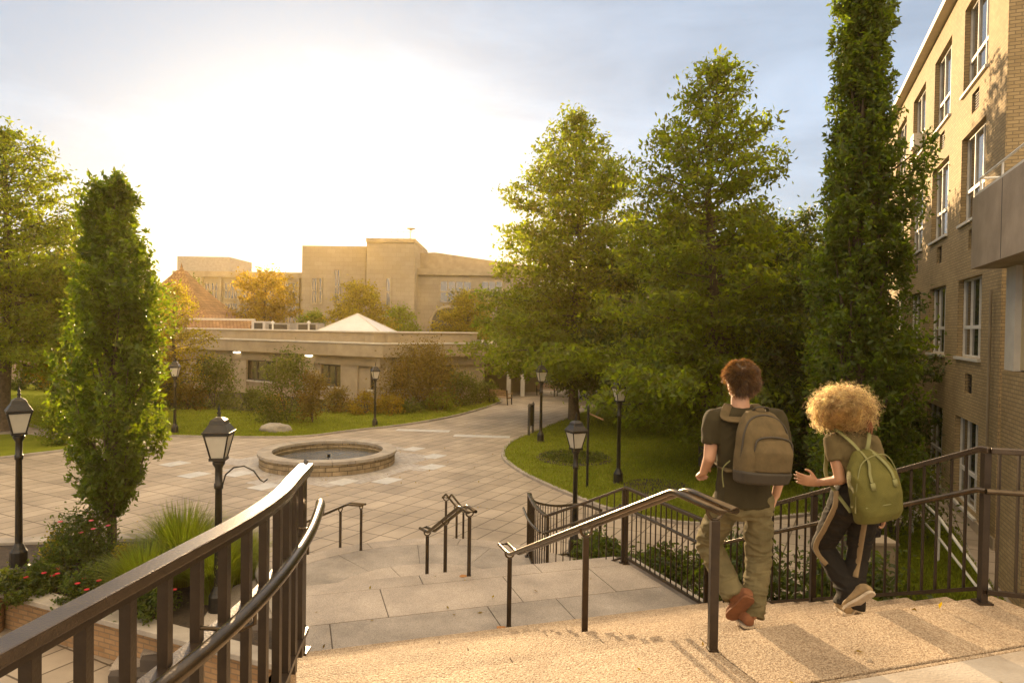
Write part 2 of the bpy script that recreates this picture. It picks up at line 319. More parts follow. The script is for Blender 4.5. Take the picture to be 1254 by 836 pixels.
    def build(s, name, mat, parent=None, kind=None, bevel=0.0, smooth_all=None):
        off = OFF.get(parent.name, Vector((0, 0, 0))) if parent else Vector((0, 0, 0))
        v = np.array(s.v, dtype=np.float64).reshape(-1, 3) - np.array(off)
        me = bpy.data.meshes.new(name); me.from_pydata(v.tolist(), [], s.f)
        me.materials.append(MATS[mat] if isinstance(mat, str) else mat)
        me.polygons.foreach_set('use_smooth', s.sm if smooth_all is None else [smooth_all] * len(s.f))
        # metric UVs: along the wall / up the wall (or plan coordinates on flat faces)
        uvl = me.uv_layers.new(name='uv'); me.update()
        if (mat if isinstance(mat, str) else '') in UVM and len(me.polygons) < 60000:
            vn = np.array(s.v)
            for p in me.polygons:
                nx, ny, nz = p.normal
                if abs(nz) > 0.9: tx, ty, vz = (1, 0), None, False
                else:
                    l = math.hypot(nx, ny) or 1; tx = (-ny / l, nx / l); vz = True
                for li in p.loop_indices:
                    q = vn[me.loops[li].vertex_index]
                    if vz: uvl.data[li].uv = (q[0] * tx[0] + q[1] * tx[1], q[2] / max(0.35, math.sqrt(max(0.0, 1 - nz * nz))))
                    else: uvl.data[li].uv = (q[0], q[1])
        me.validate()
        o = bpy.data.objects.new(name, me); COL.objects.link(o)
        if parent: o.parent = parent; OFF[o.name] = off
        if kind: o['kind'] = kind
        if bevel > 0:
            bv = o.modifiers.new('bevel', 'BEVEL'); bv.width = bevel; bv.segments = 2; bv.limit_method = 'ANGLE'; bv.angle_limit = R(40)
        return o
def dup(root, loc=None, rz=None, label=None, group=None, scale=None):
    c = root.copy(); COL.objects.link(c)
    if loc is not None: c.location = loc
    if rz is not None: c.rotation_euler = (0, 0, rz)
    if label: c['label'] = label
    if group: c['group'] = group
    if scale: c.scale = (scale,) * 3
    def rec(src, dst):
        for ch in list(src.children):
            d = ch.copy(); COL.objects.link(d); d.parent = dst; rec(ch, d)
    rec(root, c)
    return c
def share(name, mesh_obj, parent, loc):
    """another copy of one part on the same thing"""
    c = mesh_obj.copy(); COL.objects.link(c); c.parent = parent; c.location = loc
    return c
def catmull(pts, k=6, closed=False):
    pts = [Vector(p) for p in pts]; n = len(pts); out = []
    for i in range(n if closed else n - 1):
        if closed: p0, p1, p2, p3 = pts[i - 1], pts[i], pts[(i + 1) % n], pts[(i + 2) % n]
        else: p0, p1, p2, p3 = pts[max(i - 1, 0)], pts[i], pts[i + 1], pts[min(i + 2, n - 1)]
        for j in range(k):
            t = j / k; out.append(0.5 * ((2 * p1) + (p2 - p0) * t + (2 * p0 - 5 * p1 + 4 * p2 - p3) * t * t + (3 * p1 - p0 - 3 * p2 + p3) * t ** 3))
    if not closed: out.append(pts[-1])
    return out
# stair frame: u runs down the stairs (away, slightly left), v across to the right
SU = Vector((-0.30, 0.954, 0)); SV_ = Vector((0.954, 0.30, 0))
def S(u, v, z=0.0): return SU * u + SV_ * v + Vector((0, 0, z))
# ------------------------------------------------------------------ SETTING: ground, plaza, lawns, stairs
MB().box(-400, 400, -60, 420, -0.6, -0.02).build('ground', 'lawn2', kind='structure')
pz = [G(-900, 700), (-60, 6, 0), (-60, -40, 0), (40, -40, 0), (40, 60, 0), (16, 75, 0), (3, 75, 0), (-3, 52, 0), (-8, 48, 0), (-60, 48, 0)]
MB().prism([(p[0], p[1]) for p in pz], -0.02, 0.0).build('plaza', 'paving', kind='structure')
def lawn(name, pts, z=0.045, mat='lawn', k=6, kerb=True, lab=None):
    pl = catmull([Vector((p[0], p[1], 0)) for p in pts], k, True)
    MB().prism([(p.x, p.y) for p in pl], -0.01, z).build(name, mat, kind='structure')
    if kerb:
        c = sum((p for p in pl), Vector()) / len(pl)
        r = [Vector((p.x, p.y, 0.028)) for p in pl]; r.append(r[0].copy())
        MB().rail(r, 0.13, 0.09).build(name + '_kerb', 'kerb', kind='structure')
def Gp(l): return [G(*q) for q in l]
def lawnp(name, pts, **kw): lawn(name, Gp(pts), **kw)
rl = Gp([(640, 535), (622, 545), (616, 556), (622, 567), (648, 584), (700, 607), (760, 628)]) + [Vector((4.6, 16.2, 0)), Vector((7.6, 17.2, 0)), Vector((11.2, 18.5, 0)), Vector((14.5, 26, 0)), Vector((20, 40, 0)), Vector((16, 46, 0))] + Gp([(790, 487), (740, 496), (690, 515)])
lawn('lawn_right', rl, k=5)
lawn('lawn_back', Gp([(60, 528), (100, 531), (190, 534), (300, 536), (372, 535), (430, 528), (500, 520), (560, 509), (604, 496), (612, 490)]) + [Vector((-3, 47, 0)), Vector((-20, 49, 0)), Vector((-45, 50, 0)), Vector((-50, 38, 0))] + Gp([(-120, 500), (0, 512)]), k=4)
lawn('lawn_left', Gp([(-160, 548), (-40, 536), (30, 532), (75, 541), (88, 550), (40, 557), (-30, 565), (-160, 580)]), k=5)
lawn('lawn_far', [(4, 60, 0), (9, 60, 0), (14, 62, 0), (22, 75, 0), (4, 78, 0)], k=4)
lawn('lawn_facade', [(6.0, 10.2, 0), (7.2, 9.2, 0), (8.4, 11.4, 0), (9.2, 13.4, 0), (10.5, 16.4, 0), (8.4, 15.6, 0), (6.6, 13.0, 0)], k=4, mat='lawn')
# planting beds along the low building
MB().prism([(p.x, p.y) for p in catmull(Gp([(170, 499), (260, 502), (340, 505), (430, 505), (500, 503), (560, 499), (592, 493)]) + [Vector((-4, 46, 0)), Vector((-14, 44, 0)), Vector((-28, 50, 0))], 4, True)], 0.0, 0.07).build('planting_bed_soil', 'soil', kind='structure')
c = G(703, 562); MB().prism([(c.x + 1.35 * math.cos(a), c.y + 1.5 * math.sin(a)) for a in np.linspace(0, 2 * math.pi, 40)[:-1]], 0.02, 0.06).build('mulch_ring_soil', 'soil', kind='structure')
c = G(806, 598); MB().prism([(c.x + 1.0 * math.cos(a), c.y + 1.1 * math.sin(a)) for a in np.linspace(0, 2 * math.pi, 40)[:-1]], 0.02, 0.06).build('small_mulch_soil', 'soil', kind='structure')
# pale inset pavers and the ring of pale blocks round the fountain
FC = Vector((-6.15, 23.0, 0)); FR = 2.27
mb = MB(); ga = R(27.6); gx = Vector((math.cos(math.pi / 2 - ga), math.sin(math.pi / 2 - ga), 0)); gy = Vector((-gx.y, gx.x, 0))
for (px, py) in ((413, 597), (485, 590), (535, 573.7), (530, 562), (505, 552), (332, 597), (196, 574), (224, 587), (297, 584), (505, 620)):
    if py == 620: continue
    p = G(px, py); a = round(p.dot(gx) / 0.8) * 0.8 + 0.4; b = round(p.dot(gy) / 0.5) * 0.5 + 0.25
    mb.obox(gx * a + gy * b + Vector((0, 0, 0)), gx * 0.39, gy * 0.30, (0, 0, 0.006))
for (px, py) in ((518, 527), (590, 534)):
    p = G(px, py); mb.obox(p, Vector((1.2, -0.12, 0)), Vector((0.02, 0.28, 0)), (0, 0, 0.006))
mb.build('pale_inset_paving', 'inset', kind='structure')
mb = MB()
for k in range(11):
    for j in range(16):
        p = FC + gx * ((k - 5) * 0.8 + 0.1) + gy * ((j - 7.5) * 0.5)
        d = (p - FC).length
        if d < 3.25 + 0.35 * math.sin(k * 2.1 + j) : mb.obox((p.x, p.y, 0.0), gx * 0.395, gy * 0.245, (0, 0, 0.005))
mb.build('fountain_apron_paving', 'paleblk', kind='structure')

# ---- stairs: upper landing, upper flight, middle landing, second flight, round landing and fan steps
RIS = 0.147; TR = 0.37; U0 = 3.74; ZT = 2.67
mb = MB()
def slab(mb, u0, u1, v0, v1, z0, z1, g=0.0):
    mb.obox(S((u0 + u1) / 2, (v0 + v1) / 2, (z0 + z1) / 2), SU * ((u1 - u0) / 2 - g), SV_ * ((v1 - v0) / 2 - g), (0, 0, (z1 - z0) / 2))
st = MB()
# upper landing: rough band by the stairs, smooth paving behind; each tread is laid from slabs with open joints
VC = [[-0.02, 2.44, 4.95], [-0.02, 1.3, 3.6, 4.95], [-0.02, 2.1, 4.2, 4.95]]
core = MB()
slab(core, 3.0, U0 - 0.01, -0.015, 4.94, 0.0, ZT - 0.02)
for i in range(2): slab(st, 3.075, U0, VC[0][i], VC[0][i + 1], ZT - 0.14, ZT, 0.004)
slab(st, 3.035, 3.067, -0.02, 4.95, ZT - 0.1, ZT - 0.004)
for k in range(1, 10):
    slab(core, U0 + TR * (k - 1) - 0.015, U0 + TR * k - 0.01, -0.015, 4.94, 0.0, ZT - RIS * k - 0.02); vv = VC[k % 3]
    for i in range(len(vv) - 1): slab(st, U0 + TR * (k - 1) - 0.008, U0 + TR * k, vv[i], vv[i + 1], ZT - RIS * k - 0.142, ZT - RIS * k, 0.003)
GB = catmull([Vector(p) for p in ((-1.66, -1.2, ZT), (-1.50, 0.2, ZT), (-1.375, 1.2, ZT), (-1.305, 1.74, ZT), (-1.225, 2.39, ZT), (-1.16, 2.95, ZT), (-1.155, 3.4, ZT), (-1.195, 3.75, ZT), (-1.235, 4.12, ZT))], 5)
MB().prism([(p.x - 0.05, p.y) for p in GB] + [tuple(S(4.1, -0.024)[:2])] + [tuple(S(3.0, -0.024)[:2]), (0.0, 2.6), (0.0, -1.2)], 0.5, ZT - 0.004).build('landing_edge', 'agg', kind='structure')
core.build('upper_stair_core', 'joint', kind='structure')
st.build('upper_steps', 'agg', kind='structure', bevel=0.006)
MB().prism([tuple(S(-2.5, 0.3)[:2]), tuple(S(3.02, 0.1)[:2]), tuple(S(3.02, 8.5)[:2]), tuple(S(-2.5, 8.5)[:2])], 1.0, ZT + 0.002).build('upper_landing', 'landing', kind='structure')
Z1 = ZT - RIS * 10
jn = MB(); slab(jn, U0 + TR * 9 - 0.02, 9.29, -0.02, 4.86, 0.0, Z1 - 0.012); 
UE = 9.3; Z2 = 0.6
gr = MB(); g2 = MB()
rows = [(7.0, 7.75, [0.0, 1.1, 2.9, 4.1, 4.86], g2), (7.75, 8.9, [0.0, 0.35, 2.05, 3.65, 4.86], gr), (8.9, UE, [0.0, 0.9, 2.75, 3.6, 4.86], g2)]
rows = [(7.0, 8.02, [0.0, 0.38, 2.25, 3.15, 4.86], g2), (8.02, 8.93, [0.0, 1.05, 2.72, 4.0, 4.86], gr), (8.93, UE, [0.0, 1.62, 3.3, 4.6], gr)]
for (a, b, vs_, tgt) in rows:
    for i in range(len(vs_) - 1): slab(tgt, a, b, vs_[i], vs_[i + 1], Z1 - 0.1, Z1 + random.uniform(-0.001, 0.002), 0.0055)
for k in range(1, 4):
    slab(jn, UE + 0.34 * (k - 1) - 0.01, UE + 0.34 * k - 0.02, -0.02, 4.6, 0.0, Z1 - 0.1537 * k - 0.02)
    vv = [0.0, 1.2 + 0.3 * (k % 2), 2.9 + 0.2 * k, 4.58]
    for i in range(3): slab(gr, UE + 0.34 * (k - 1), UE + 0.34 * k, vv[i], vv[i + 1], Z1 - 0.1537 * k - 0.12, Z1 - 0.1537 * k, 0.004)
Z2 = Z1 - 0.1537 * 4
AC = Vector((-1.24, 9.99, 0)); AR = 3.02
def arcpts(r, a0=R(-20), a1=R(200), n=56): return [(AC.x + r * math.cos(a), AC.y + r * math.sin(a)) for a in np.linspace(a0, a1, n)]
jn.prism(arcpts(AR - 0.01), 0.0, Z2 - 0.012)
def ringseg(mb, r0_, r1_, a0, a1, z0, z1, n=10):
    A = np.linspace(a0, a1, n); poly = [(AC.x + r1_ * math.cos(a), AC.y + r1_ * math.sin(a)) for a in A] + [(AC.x + r0_ * math.cos(a), AC.y + r0_ * math.sin(a)) for a in A[::-1]]
    mb.prism(poly, z0, z1)
def fan(mb, r0_, r1_, cuts, z):
    for i in range(len(cuts) - 1):
        e = 0.005 / r1_; ringseg(mb, r0_ + 0.005, r1_ - 0.001, R(cuts[i]) + e, R(cuts[i + 1]) - e, z - 0.09, z)
fan(gr, AR - 0.38, AR, [-18, 20, 52, 84, 118, 150, 198], Z2)
fan(g2, 1.6, AR - 0.38, [-18, 35, 70, 100, 132, 198], Z2 - 0.001)
fan(gr, 0.02, 1.6, [-18, 60, 118, 198], Z2 + 0.001)
for k in range(1, 4):
    jn.prism(arcpts(AR + 0.36 * k - 0.02), 0.0, Z2 - 0.15 * k - 0.01)
    fan(gr, AR + 0.36 * (k - 1), AR + 0.36 * k, [-18, 15, 45, 78, 110, 142, 170, 198] if k % 2 else [-18, 30, 62, 95, 127, 158, 198], Z2 - 0.15 * k)
jn.build('stair_core', 'joint', kind='structure')
gr.build('stair_slabs_pale', 'gran', kind='structure', bevel=0.004); g2.build('stair_slabs_grey', 'gran2', kind='structure', bevel=0.004)

# ---- brick planter left of the stairs
PZ = 0.62
pp = [(-9.6, 11.1), (-7.7, 10.25), (-2.6, 8.05), (-3.9, 10.9), (-4.9, 12.3), (-6.2, 12.9), (-9.9, 12.3)]
pl = thing('brick_planter', 'long brick planter with pale stone coping left of the stairs', 'planter', (-6, 10.8, 0))
MB().prism(pp, 0.0, PZ - 0.07).build('wall', 'planterbrick', pl)
cc = [Vector((p[0], p[1], PZ - 0.035)) for p in pp]; cc.append(cc[0])
MB().rail(cc, 0.34, 0.075).build('coping', 'kerb', pl, bevel=0.01)
cen = Vector((-6.2, 11.0))
inner = [(cen.x + (p[0] - cen.x) * 0.965, cen.y + (p[1] - cen.y) * 0.93) for p in pp]
MB().prism(inner, PZ - 0.075, PZ - 0.05).build('soil_bed', 'soil', pl)
pe = thing('planter_pier', 'round brick pier with stone cap at the end of the planter', 'pier', (-7.75, 10.05, 0))
MB().lathe([(0.22, 0), (0.22, 0.72)], (-7.75, 10.05, 0)).build('shaft', 'planterbrick', pe)
MB().lathe([(0, 0.86), (0.2, 0.86), (0.27, 0.82), (0.27, 0.75), (0.22, 0.72)], (-7.75, 10.05, 0)).build('cap', 'kerb', pe)

# ------------------------------------------------------------------ FOUNTAIN
ft = thing('fountain', 'round stone fountain basin with a wide rim in the plaza', 'fountain', FC)
MB().lathe([(FR - 0.06, 0.0), (FR - 0.06, 0.36)], FC, 64).build('outer_wall', 'fountstone', ft)
MB().lathe([(FR - 0.42, 0.36), (FR - 0.42, -0.0), (0, 0.0)], FC, 64).build('inner_wall', 'fountstone', ft)
mb = MB()
for k in range(20):
    a0 = 2 * math.pi * k / 20 + 0.0025; a1 = 2 * math.pi * (k + 1) / 20 - 0.0025; A = np.linspace(a0, a1, 6)
    mb.prism([(FC.x + (FR) * math.cos(a), FC.y + FR * math.sin(a)) for a in A] + [(FC.x + (FR - 0.46) * math.cos(a), FC.y + (FR - 0.46) * math.sin(a)) for a in A[::-1]], 0.36, 0.45)
mb.build('rim', 'kerb', ft, bevel=0.012)
MB().prism([(FC.x + (FR - 0.425) * math.cos(a), FC.y + (FR - 0.425) * math.sin(a)) for a in np.linspace(0, 2 * math.pi, 64)[:-1]], 0.20, 0.22).build('water', 'water', ft)
mb = MB(); mb.tube([FC + Vector((0, 0, 0.1)), FC + Vector((0, 0, 0.30))], 0.05, 8)
mb.build('nozzle', 'blackmetal', ft)

# ------------------------------------------------------------------ RIGHT BUILDING
NC = Vector((10.4, 14.55, 0)); fd = Vector((0.3698, 0.9291, 0)); nn = Vector((-0.9291, 0.3698, 0)); RZ = 13.9; FL = 25.0
def FA(a, z, out=0.0): return NC + fd * a + nn * out + Vector((0, 0, z))
bd = thing('brick_building', 'tall tan brick building with rows of white framed windows on the right', 'building', NC)
rowsz = [(0.3, 2.5), (4.05, 6.05), (7.5, 9.75), (10.9, 13.15)]
wins = [(1.55 + 3.85 * k, 1.55 + 3.85 * k + 2.35, z0, z1) for k in range(6) for (z0, z1) in rowsz]
vents = [(1.55 + 3.85 * k + 0.7, 1.55 + 3.85 * k + 1.4, z0, z0 + 0.5) for k in range(6) for z0 in (3.15, 6.75, 10.15)]
holes = wins + vents
xs = sorted(set([0.0, FL] + [h[0] for h in holes] + [h[1] for h in holes])); zs = sorted(set([0.0, RZ] + [h[2] for h in holes] + [h[3] for h in holes]))
mb = MB()
for i in range(len(xs) - 1):
    for j in range(len(zs) - 1):
        cx = (xs[i] + xs[i + 1]) / 2; cz = (zs[j] + zs[j + 1]) / 2
        if any(h[0] < cx < h[1] and h[2] < cz < h[3] for h in holes): continue
        mb.add([FA(xs[i + 1], zs[j]), FA(xs[i], zs[j]), FA(xs[i], zs[j + 1]), FA(xs[i + 1], zs[j + 1])], [(0, 1, 2, 3)])
for h in holes:
    dp = -0.22 if h in wins else -0.12
    for (a, b) in (((h[0], h[2]), (h[1], h[2])), ((h[1], h[2]), (h[1], h[3])), ((h[1], h[3]), (h[0], h[3])), ((h[0], h[3]), (h[0], h[2]))):
        mb.add([FA(a[0], a[1]), FA(b[0], b[1]), FA(b[0], b[1], dp), FA(a[0], a[1], dp)], [(0, 1, 2, 3)])
W_ = -nn * 14
mb.add([FA(0, 0), FA(0, 0) + W_, FA(0, RZ) + W_, FA(0, RZ)], [(0, 1, 2, 3)])
mb.add([FA(FL, 0) + W_, FA(FL, 0), FA(FL, RZ), FA(FL, RZ) + W_], [(0, 1, 2, 3)])
mb.add([FA(0, RZ), FA(0, RZ) + W_, FA(FL, RZ) + W_, FA(FL, RZ)], [(0, 1, 2, 3)])
mb.build('wall', 'tanbrick', bd)
mb = MB(); mb.obox(FA(FL / 2, RZ + 0.09, 0.0), fd * (FL / 2 + 0.05), nn * 0.28, (0, 0, 0.09)); mb.build('parapet_coping', 'whitetrim', bd)
mb = MB()
mb.obox(FA(FL / 2, 0, 0), fd * (FL / 2), nn * 0.03, (0, 0, 0.25)); mb.build('plinth', 'concrete', bd)
for wi, (a0, a1, z0, z1) in enumerate(wins):
    mb = MB(); q = -0.17; t_ = 0.05; w_ = a1 - a0; h_ = z1 - z0
    def fb(x0, x1, y0, y1, o=q, th=0.035): mb.obox(FA((x0 + x1) / 2, (y0 + y1) / 2, o), fd * ((x1 - x0) / 2), nn * th, (0, 0, (y1 - y0) / 2))
    fb(a0, a0 + t_, z0, z1); fb(a1 - t_, a1, z0, z1); fb(a0 + t_, a1 - t_, z0, z0 + t_); fb(a0 + t_, a1 - t_, z1 - t_, z1)
    tz = z0 + h_ * 0.36; fb(a0 + t_, a1 - t_, tz, tz + 0.09)
    for fx in (0.33, 0.67):
        xm = a0 + w_ * fx; fb(xm - 0.025, xm + 0.025, z0 + t_, tz); fb(xm - 0.025, xm + 0.025, tz + 0.09, z1 - t_)
    fr = mb.build('window', 'whiteframe', bd)
    mb = MB(); mb.obox(FA((a0 + a1) / 2, (z0 + z1) / 2, q - 0.01), fd * (w_ / 2 - 0.01), nn * 0.004, (0, 0, h_ / 2 - 0.01)); mb.build('glass', 'winglass', fr)
    mb = MB(); mb.obox(FA((a0 + a1) / 2, z0 - 0.035, -0.03), fd * (w_ / 2 + 0.06), nn * 0.10, (0, 0, 0.035)); mb.build('sill', 'whitetrim', fr)
for (a0, a1, z0, z1) in vents:
    mb = MB(); mb.obox(FA((a0 + a1) / 2, (z0 + z1) / 2, -0.11), fd * 0.35, nn * 0.006, (0, 0, 0.25))
    for k in range(7): mb.obox(FA((a0 + a1) / 2, z0 + 0.05 + k * 0.068, -0.08), fd * 0.34, nn * 0.02, (0, 0, 0.008))
    mb.build('vent', 'darkframe', bd)
# window air conditioner
p = FA(1.55 + 3.85 * 2 + 0.55, 11.25, 0.05)
mb = MB(); mb.obox(p, fd * 0.35, nn * 0.25, (0, 0, 0.22)); ac = mb.build('air_conditioner', 'whitetrim'); tag(ac, 'white air conditioner box sticking out of an upper window of the brick building', 'air conditioner')
# downpipe
mb = MB(); mb.tube([FA(0.45, 0.1, 0.08), FA(0.45, 5.6, 0.08)], 0.03, 8); mb.build('downpipe', 'soffit', bd)
# balcony wing
BW = Vector((8.7, 13.0, 0)); bk = -fd
wg = thing('balcony_wing', 'cream walled wing with a grey concrete balcony jutting over the path', 'building', BW)
def WA(a, o, z): return BW - fd * a - nn * o + Vector((0, 0, z))     # a toward the camera, o into the building
def wbox(mb, a0, a1, o0, o1, z0, z1): mb.obox(WA((a0 + a1) / 2, (o0 + o1) / 2, (z0 + z1) / 2), fd * ((a1 - a0) / 2), nn * ((o1 - o0) / 2), (0, 0, (z1 - z0) / 2))
mb = MB(); wbox(mb, 0, 9, 0, 0.18, 5.86, 7.2); wbox(mb, 0, 0.18, 0.18, 3.0, 5.86, 7.2); mb.build('balcony_parapet', 'balconc', wg)
for a_ in (1.9, 4.6, 7.3): mb = MB(); wbox(mb, a_, a_ + 0.02, -0.003, 0.01, 5.87, 7.19); mb.build('balcony_joint', 'darkframe', wg)
mb = MB(); wbox(mb, 0.18, 9, 0.18, 3.0, 5.862, 6.1); mb.build('balcony_slab', 'concrete', wg)
mb = MB(); wbox(mb, 0.02, 9, 0.02, 0.22, 7.2, 7.26); wbox(mb, 0.02, 0.2, 0.22, 3.0, 7.2, 7.26); mb.build('balcony_coping', 'whitetrim', wg)
mb = MB()
for k in range(7): mb.tube([WA(0.1 + k * 1.4, 0.1, 7.26), WA(0.1 + k * 1.4, 0.1, 7.55)], 0.018, 6)
mb.tube([WA(0.05, 0.1, 7.55), WA(9, 0.1, 7.55)], 0.022, 8); mb.tube([WA(0.1, 0.1, 7.55), WA(0.1, 2.9, 7.55)], 0.022, 8); mb.build('balcony_rail', 'whiteframe', wg)
mb = MB(); wbox(mb, 0.32, 9, 0.62, 3.2, 4.0, 5.86); mb.build('upper_wall', 'creamwall', wg)
mb = MB(); wbox(mb, 0.2, 0.75, 0.52, 0.9, 3.98, 5.858); mb.build('corner_strip', 'whitetrim', wg)
mb = MB(); wbox(mb, 0.25, 1.6, 0.48, 3.2, 0, 3.97); wbox(mb, 1.6, 9, 0.85, 3.2, 0, 3.99); mb.build('brick_pier', 'tanbrick', wg)
mb = MB(); mb.tube([WA(2.2, 0.8, 2.9), WA(2.2, 0.74, 3.35), WA(2.45, 0.74, 3.5), WA(2.8, 0.74, 3.3), WA(2.8, 0.8, 2.4)], 0.02, 8); mb.build('conduit', 'metalgrey', wg)

# ------------------------------------------------------------------ LOW BUILDING across the plaza
LB = thing('low_building', 'long low concrete building with a flat roof behind the lawn', 'building', (-7.4, 39, 0))
def P2(px, d): r = ray(px, 402); return Vector((r.x / r.y * d, d, 0))
A_ = P2(120, 55.5); B_ = P2(469, 39.0); C_ = P2(600, 44.5)
dAB = (B_ - A_).normalized(); nAB = Vector((dAB.y, -dAB.x, 0)); dBC = (C_ - B_).normalized(); nBC = Vector((dBC.y, -dBC.x, 0))
def seg(mb, P, dv, nv, s0, s1, o0, o1, z0, z1): mb.obox(P + dv * ((s0 + s1) / 2) + nv * ((o0 + o1) / 2) + Vector((0, 0, (z0 + z1) / 2)), dv * ((s1 - s0) / 2), nv * ((o1 - o0) / 2), (0, 0, (z1 - z0) / 2))
LAB = (B_ - A_).length; LBC = (C_ - B_).length
mb = MB()   # fascia, panels with small gaps
n_ = 7
for k in range(n_): seg(mb, A_, dAB, nAB, LAB * k / n_ + 0.01, LAB * (k + 1) / n_ - 0.01, -0.3, 0, 2.87, 3.62)
for k in range(3): seg(mb, B_, dBC, nBC, LBC * k / 3 + 0.02, LBC * (k + 1) / 3 - 0.01, -0.3, 0, 2.87, 3.62)
mb.build('fascia', 'concrete', LB)
mb = MB(); seg(mb, A_, dAB, nAB, 0, LAB + 0.02, -0.34, 0.05, 3.62, 3.70); seg(mb, B_, dBC, nBC, -0.02, LBC, -0.34, 0.05, 3.62, 3.702); mb.build('fascia_cap', 'whitetrim', LB)
roofpoly = [A_ - nAB * .3, B_ - nAB * .3, C_ - nBC * .3, C_ + Vector((2, 16, 0)), A_ + Vector((-2, 16, 0))]
MB().prism([(p.x, p.y) for p in roofpoly], 2.9, 3.6).build('roof', 'concrete', LB)
mb = MB()   # set-back upper parapet
S0 = 7.5
seg(mb, A_, dAB, nAB, S0, LAB - 0.8, -2.3, -1.3, 3.6, 4.28); seg(mb, B_, dBC, nBC, 0.2, LBC, -2.3, -1.3, 3.6, 4.28)
mb.build('upper_parapet', 'fluted', LB)
mb = MB(); seg(mb, A_, dAB, nAB, S0 - .05, LAB - 0.75, -2.35, -1.2, 4.28, 4.36); seg(mb, B_, dBC, nBC, 0.1, LBC, -2.35, -1.2, 4.28, 4.362); mb.build('parapet_cap', 'whitetrim', LB)
mb = MB(); seg(mb, A_, dAB, nAB, 0, LAB - 0.6, -1.1, -0.3, 2.3, 2.868); seg(mb, B_, dBC, nBC, 0, LBC, -1.1, -0.3, 2.3, 2.868); mb.build('recessed_band', 'soffit', LB)
wl = MB(); wo_ = []
def lowwall(P, dv, nv, L_, holes):
    x = 0
    cuts = sorted(holes)
    for (a, b) in cuts + [(L_, L_)]:
        if a > x: seg(wl, P, dv, nv, x, a, -0.9, -0.5, 0, 2.3)
        if b > a: seg(wl, P, dv, nv, a, b, -0.9, -0.5, 0, 0.88); wo_.append((P, dv, nv, a, b))
        x = b
def SP(px):   # distance along AB of a photo column
    r = ray(px, 440); k = r.x / r.y; return (k * A_.y - A_.x) / (dAB.x - k * dAB.y)
hs = [(SP(232), SP(252)), (SP(294), SP(330)), (SP(385), SP(411)), (SP(446), SP(462))]
lowwall(A_, dAB, nAB, LAB, hs)
lowwall(B_, dBC, nBC, LBC, [(0.8, 2.2), (3.2, 5.4)])
wl.build('wall', 'fluted', LB)
for s_ in (SP(270), SP(290), SP(345), SP(372), SP(425)):
    mb = MB(); seg(mb, A_, dAB, nAB, s_ - 0.9, s_ + 0.5, -0.498, -0.36, 0, 2.299); mb.build('pilaster', 'concrete', LB)
for (P, dv, nv, a, b) in wo_:
    mb = MB(); seg(mb, P, dv, nv, a, b, -0.62, -0.56, 0.95, 1.0); seg(mb, P, dv, nv, a, b, -0.62, -0.56, 2.2, 2.29)
    for s_ in np.linspace(a, b, 4): seg(mb, P, dv, nv, s_ - 0.03 if s_ > a else s_, s_ + 0.03 if s_ < b else s_, -0.62, -0.56, 1.0, 2.2)
    f_ = mb.build('window', 'darkframe', LB)
    mb = MB(); seg(mb, P, dv, nv, a, b, -0.66, -0.63, 0.93, 2.3); mb.build('glass', 'farglass', f_)
    mb = MB(); seg(mb, P, dv, nv, a - 0.1, b + 0.1, -0.495, -0.38, 0.84, 0.93); mb.build('sill', 'whitetrim', f_)
# wall lights under the soffit (lit)
em = bpy.data.materials.new('lampglow'); em.use_nodes = True; e_ = em.node_tree.nodes['Principled BSDF']; e_.inputs['Emission Color'].default_value = (1, 0.85, 0.6, 1); e_.inputs['Emission Strength'].default_value = 2.0; e_.inputs['Base Color'].default_value = (0.8, 0.7, 0.5, 1); MATS['lampglow'] = em
for i, (px, py, lb) in enumerate(((287, 434, 'left lit oval lamp under the soffit of the low building'), (375, 438.5, 'right lit oval lamp under the soffit of the low building'))):
    s_ = SP(px); p = A_ + dAB * s_ - nAB * 0.2 + Vector((0, 0, 2.77))
    lt = thing('soffit_lamp', lb, 'lamp', p)
    MB().ell(p, (0.28, 0.2, 0.07)).build('diffuser', 'lampglow', lt); MB().lathe([(0.0, 0.1), (0.16, 0.1), (0.16, 0.03)], p, 14).build('housing', 'metalgrey', lt)
# roof things
r_ = thing('pyramid_skylight', 'pale pyramid skylight on the flat roof', 'skylight', D(427, 404, 46))
c0 = D(388, 405, 44.5); c1 = D(466, 405, 44.5); ap = D(427, 384, 47); zb = 4.3; s2 = (c1.x - c0.x) / 2; cx = (c0.x + c1.x) / 2
bs = [Vector((c0.x, 44.5, zb)), Vector((c1.x, 44.5, zb)), Vector((c1.x + .2, 49.5, zb)), Vector((c0.x - .2, 49.5, zb))]; ap = Vector((cx, 47, ap.z))
mb = MB(); mb.add(bs + [ap], [(0, 1, 4), (1, 2, 4), (2, 3, 4), (3, 0, 4)]); mb.build('panels', 'skylite', r_)
mb = MB()
for b_ in bs: mb.tube([b_, ap], 0.05, 6)
mb.prism([(b.x, b.y) for b in bs], 3.6, zb - 0.01); mb.build('frame', 'whitetrim', r_)
for (x0, x1, y0, nm, lb, mt, d_) in ((308, 325, 393, 'roof_unit', 'white boxy roof unit near the left end of the flat roof', 'skylite', 50), (326, 355, 395, 'roof_unit', 'wide grey roof unit beside the white one', 'metalgrey', 50), (362, 390, 395, 'roof_unit', 'grey roof unit left of the pyramid skylight', 'metalgrey', 49)):
    a = D(x0, y0, d_); b = D(x1, y0, d_); u_ = thing(nm, lb, 'roof unit', ((a.x + b.x) / 2, d_ + 0.8, 3.6), group='boxes on the flat roof')
    MB().box(a.x, b.x, d_, d_ + 1.6, 3.6, a.z).build('casing', mt, u_); MB().box(a.x + 0.2, b.x - 0.2, d_ - 0.02, d_ + 0.01, 4.0, a.z - 0.12).build('louvre', 'darkframe', u_)
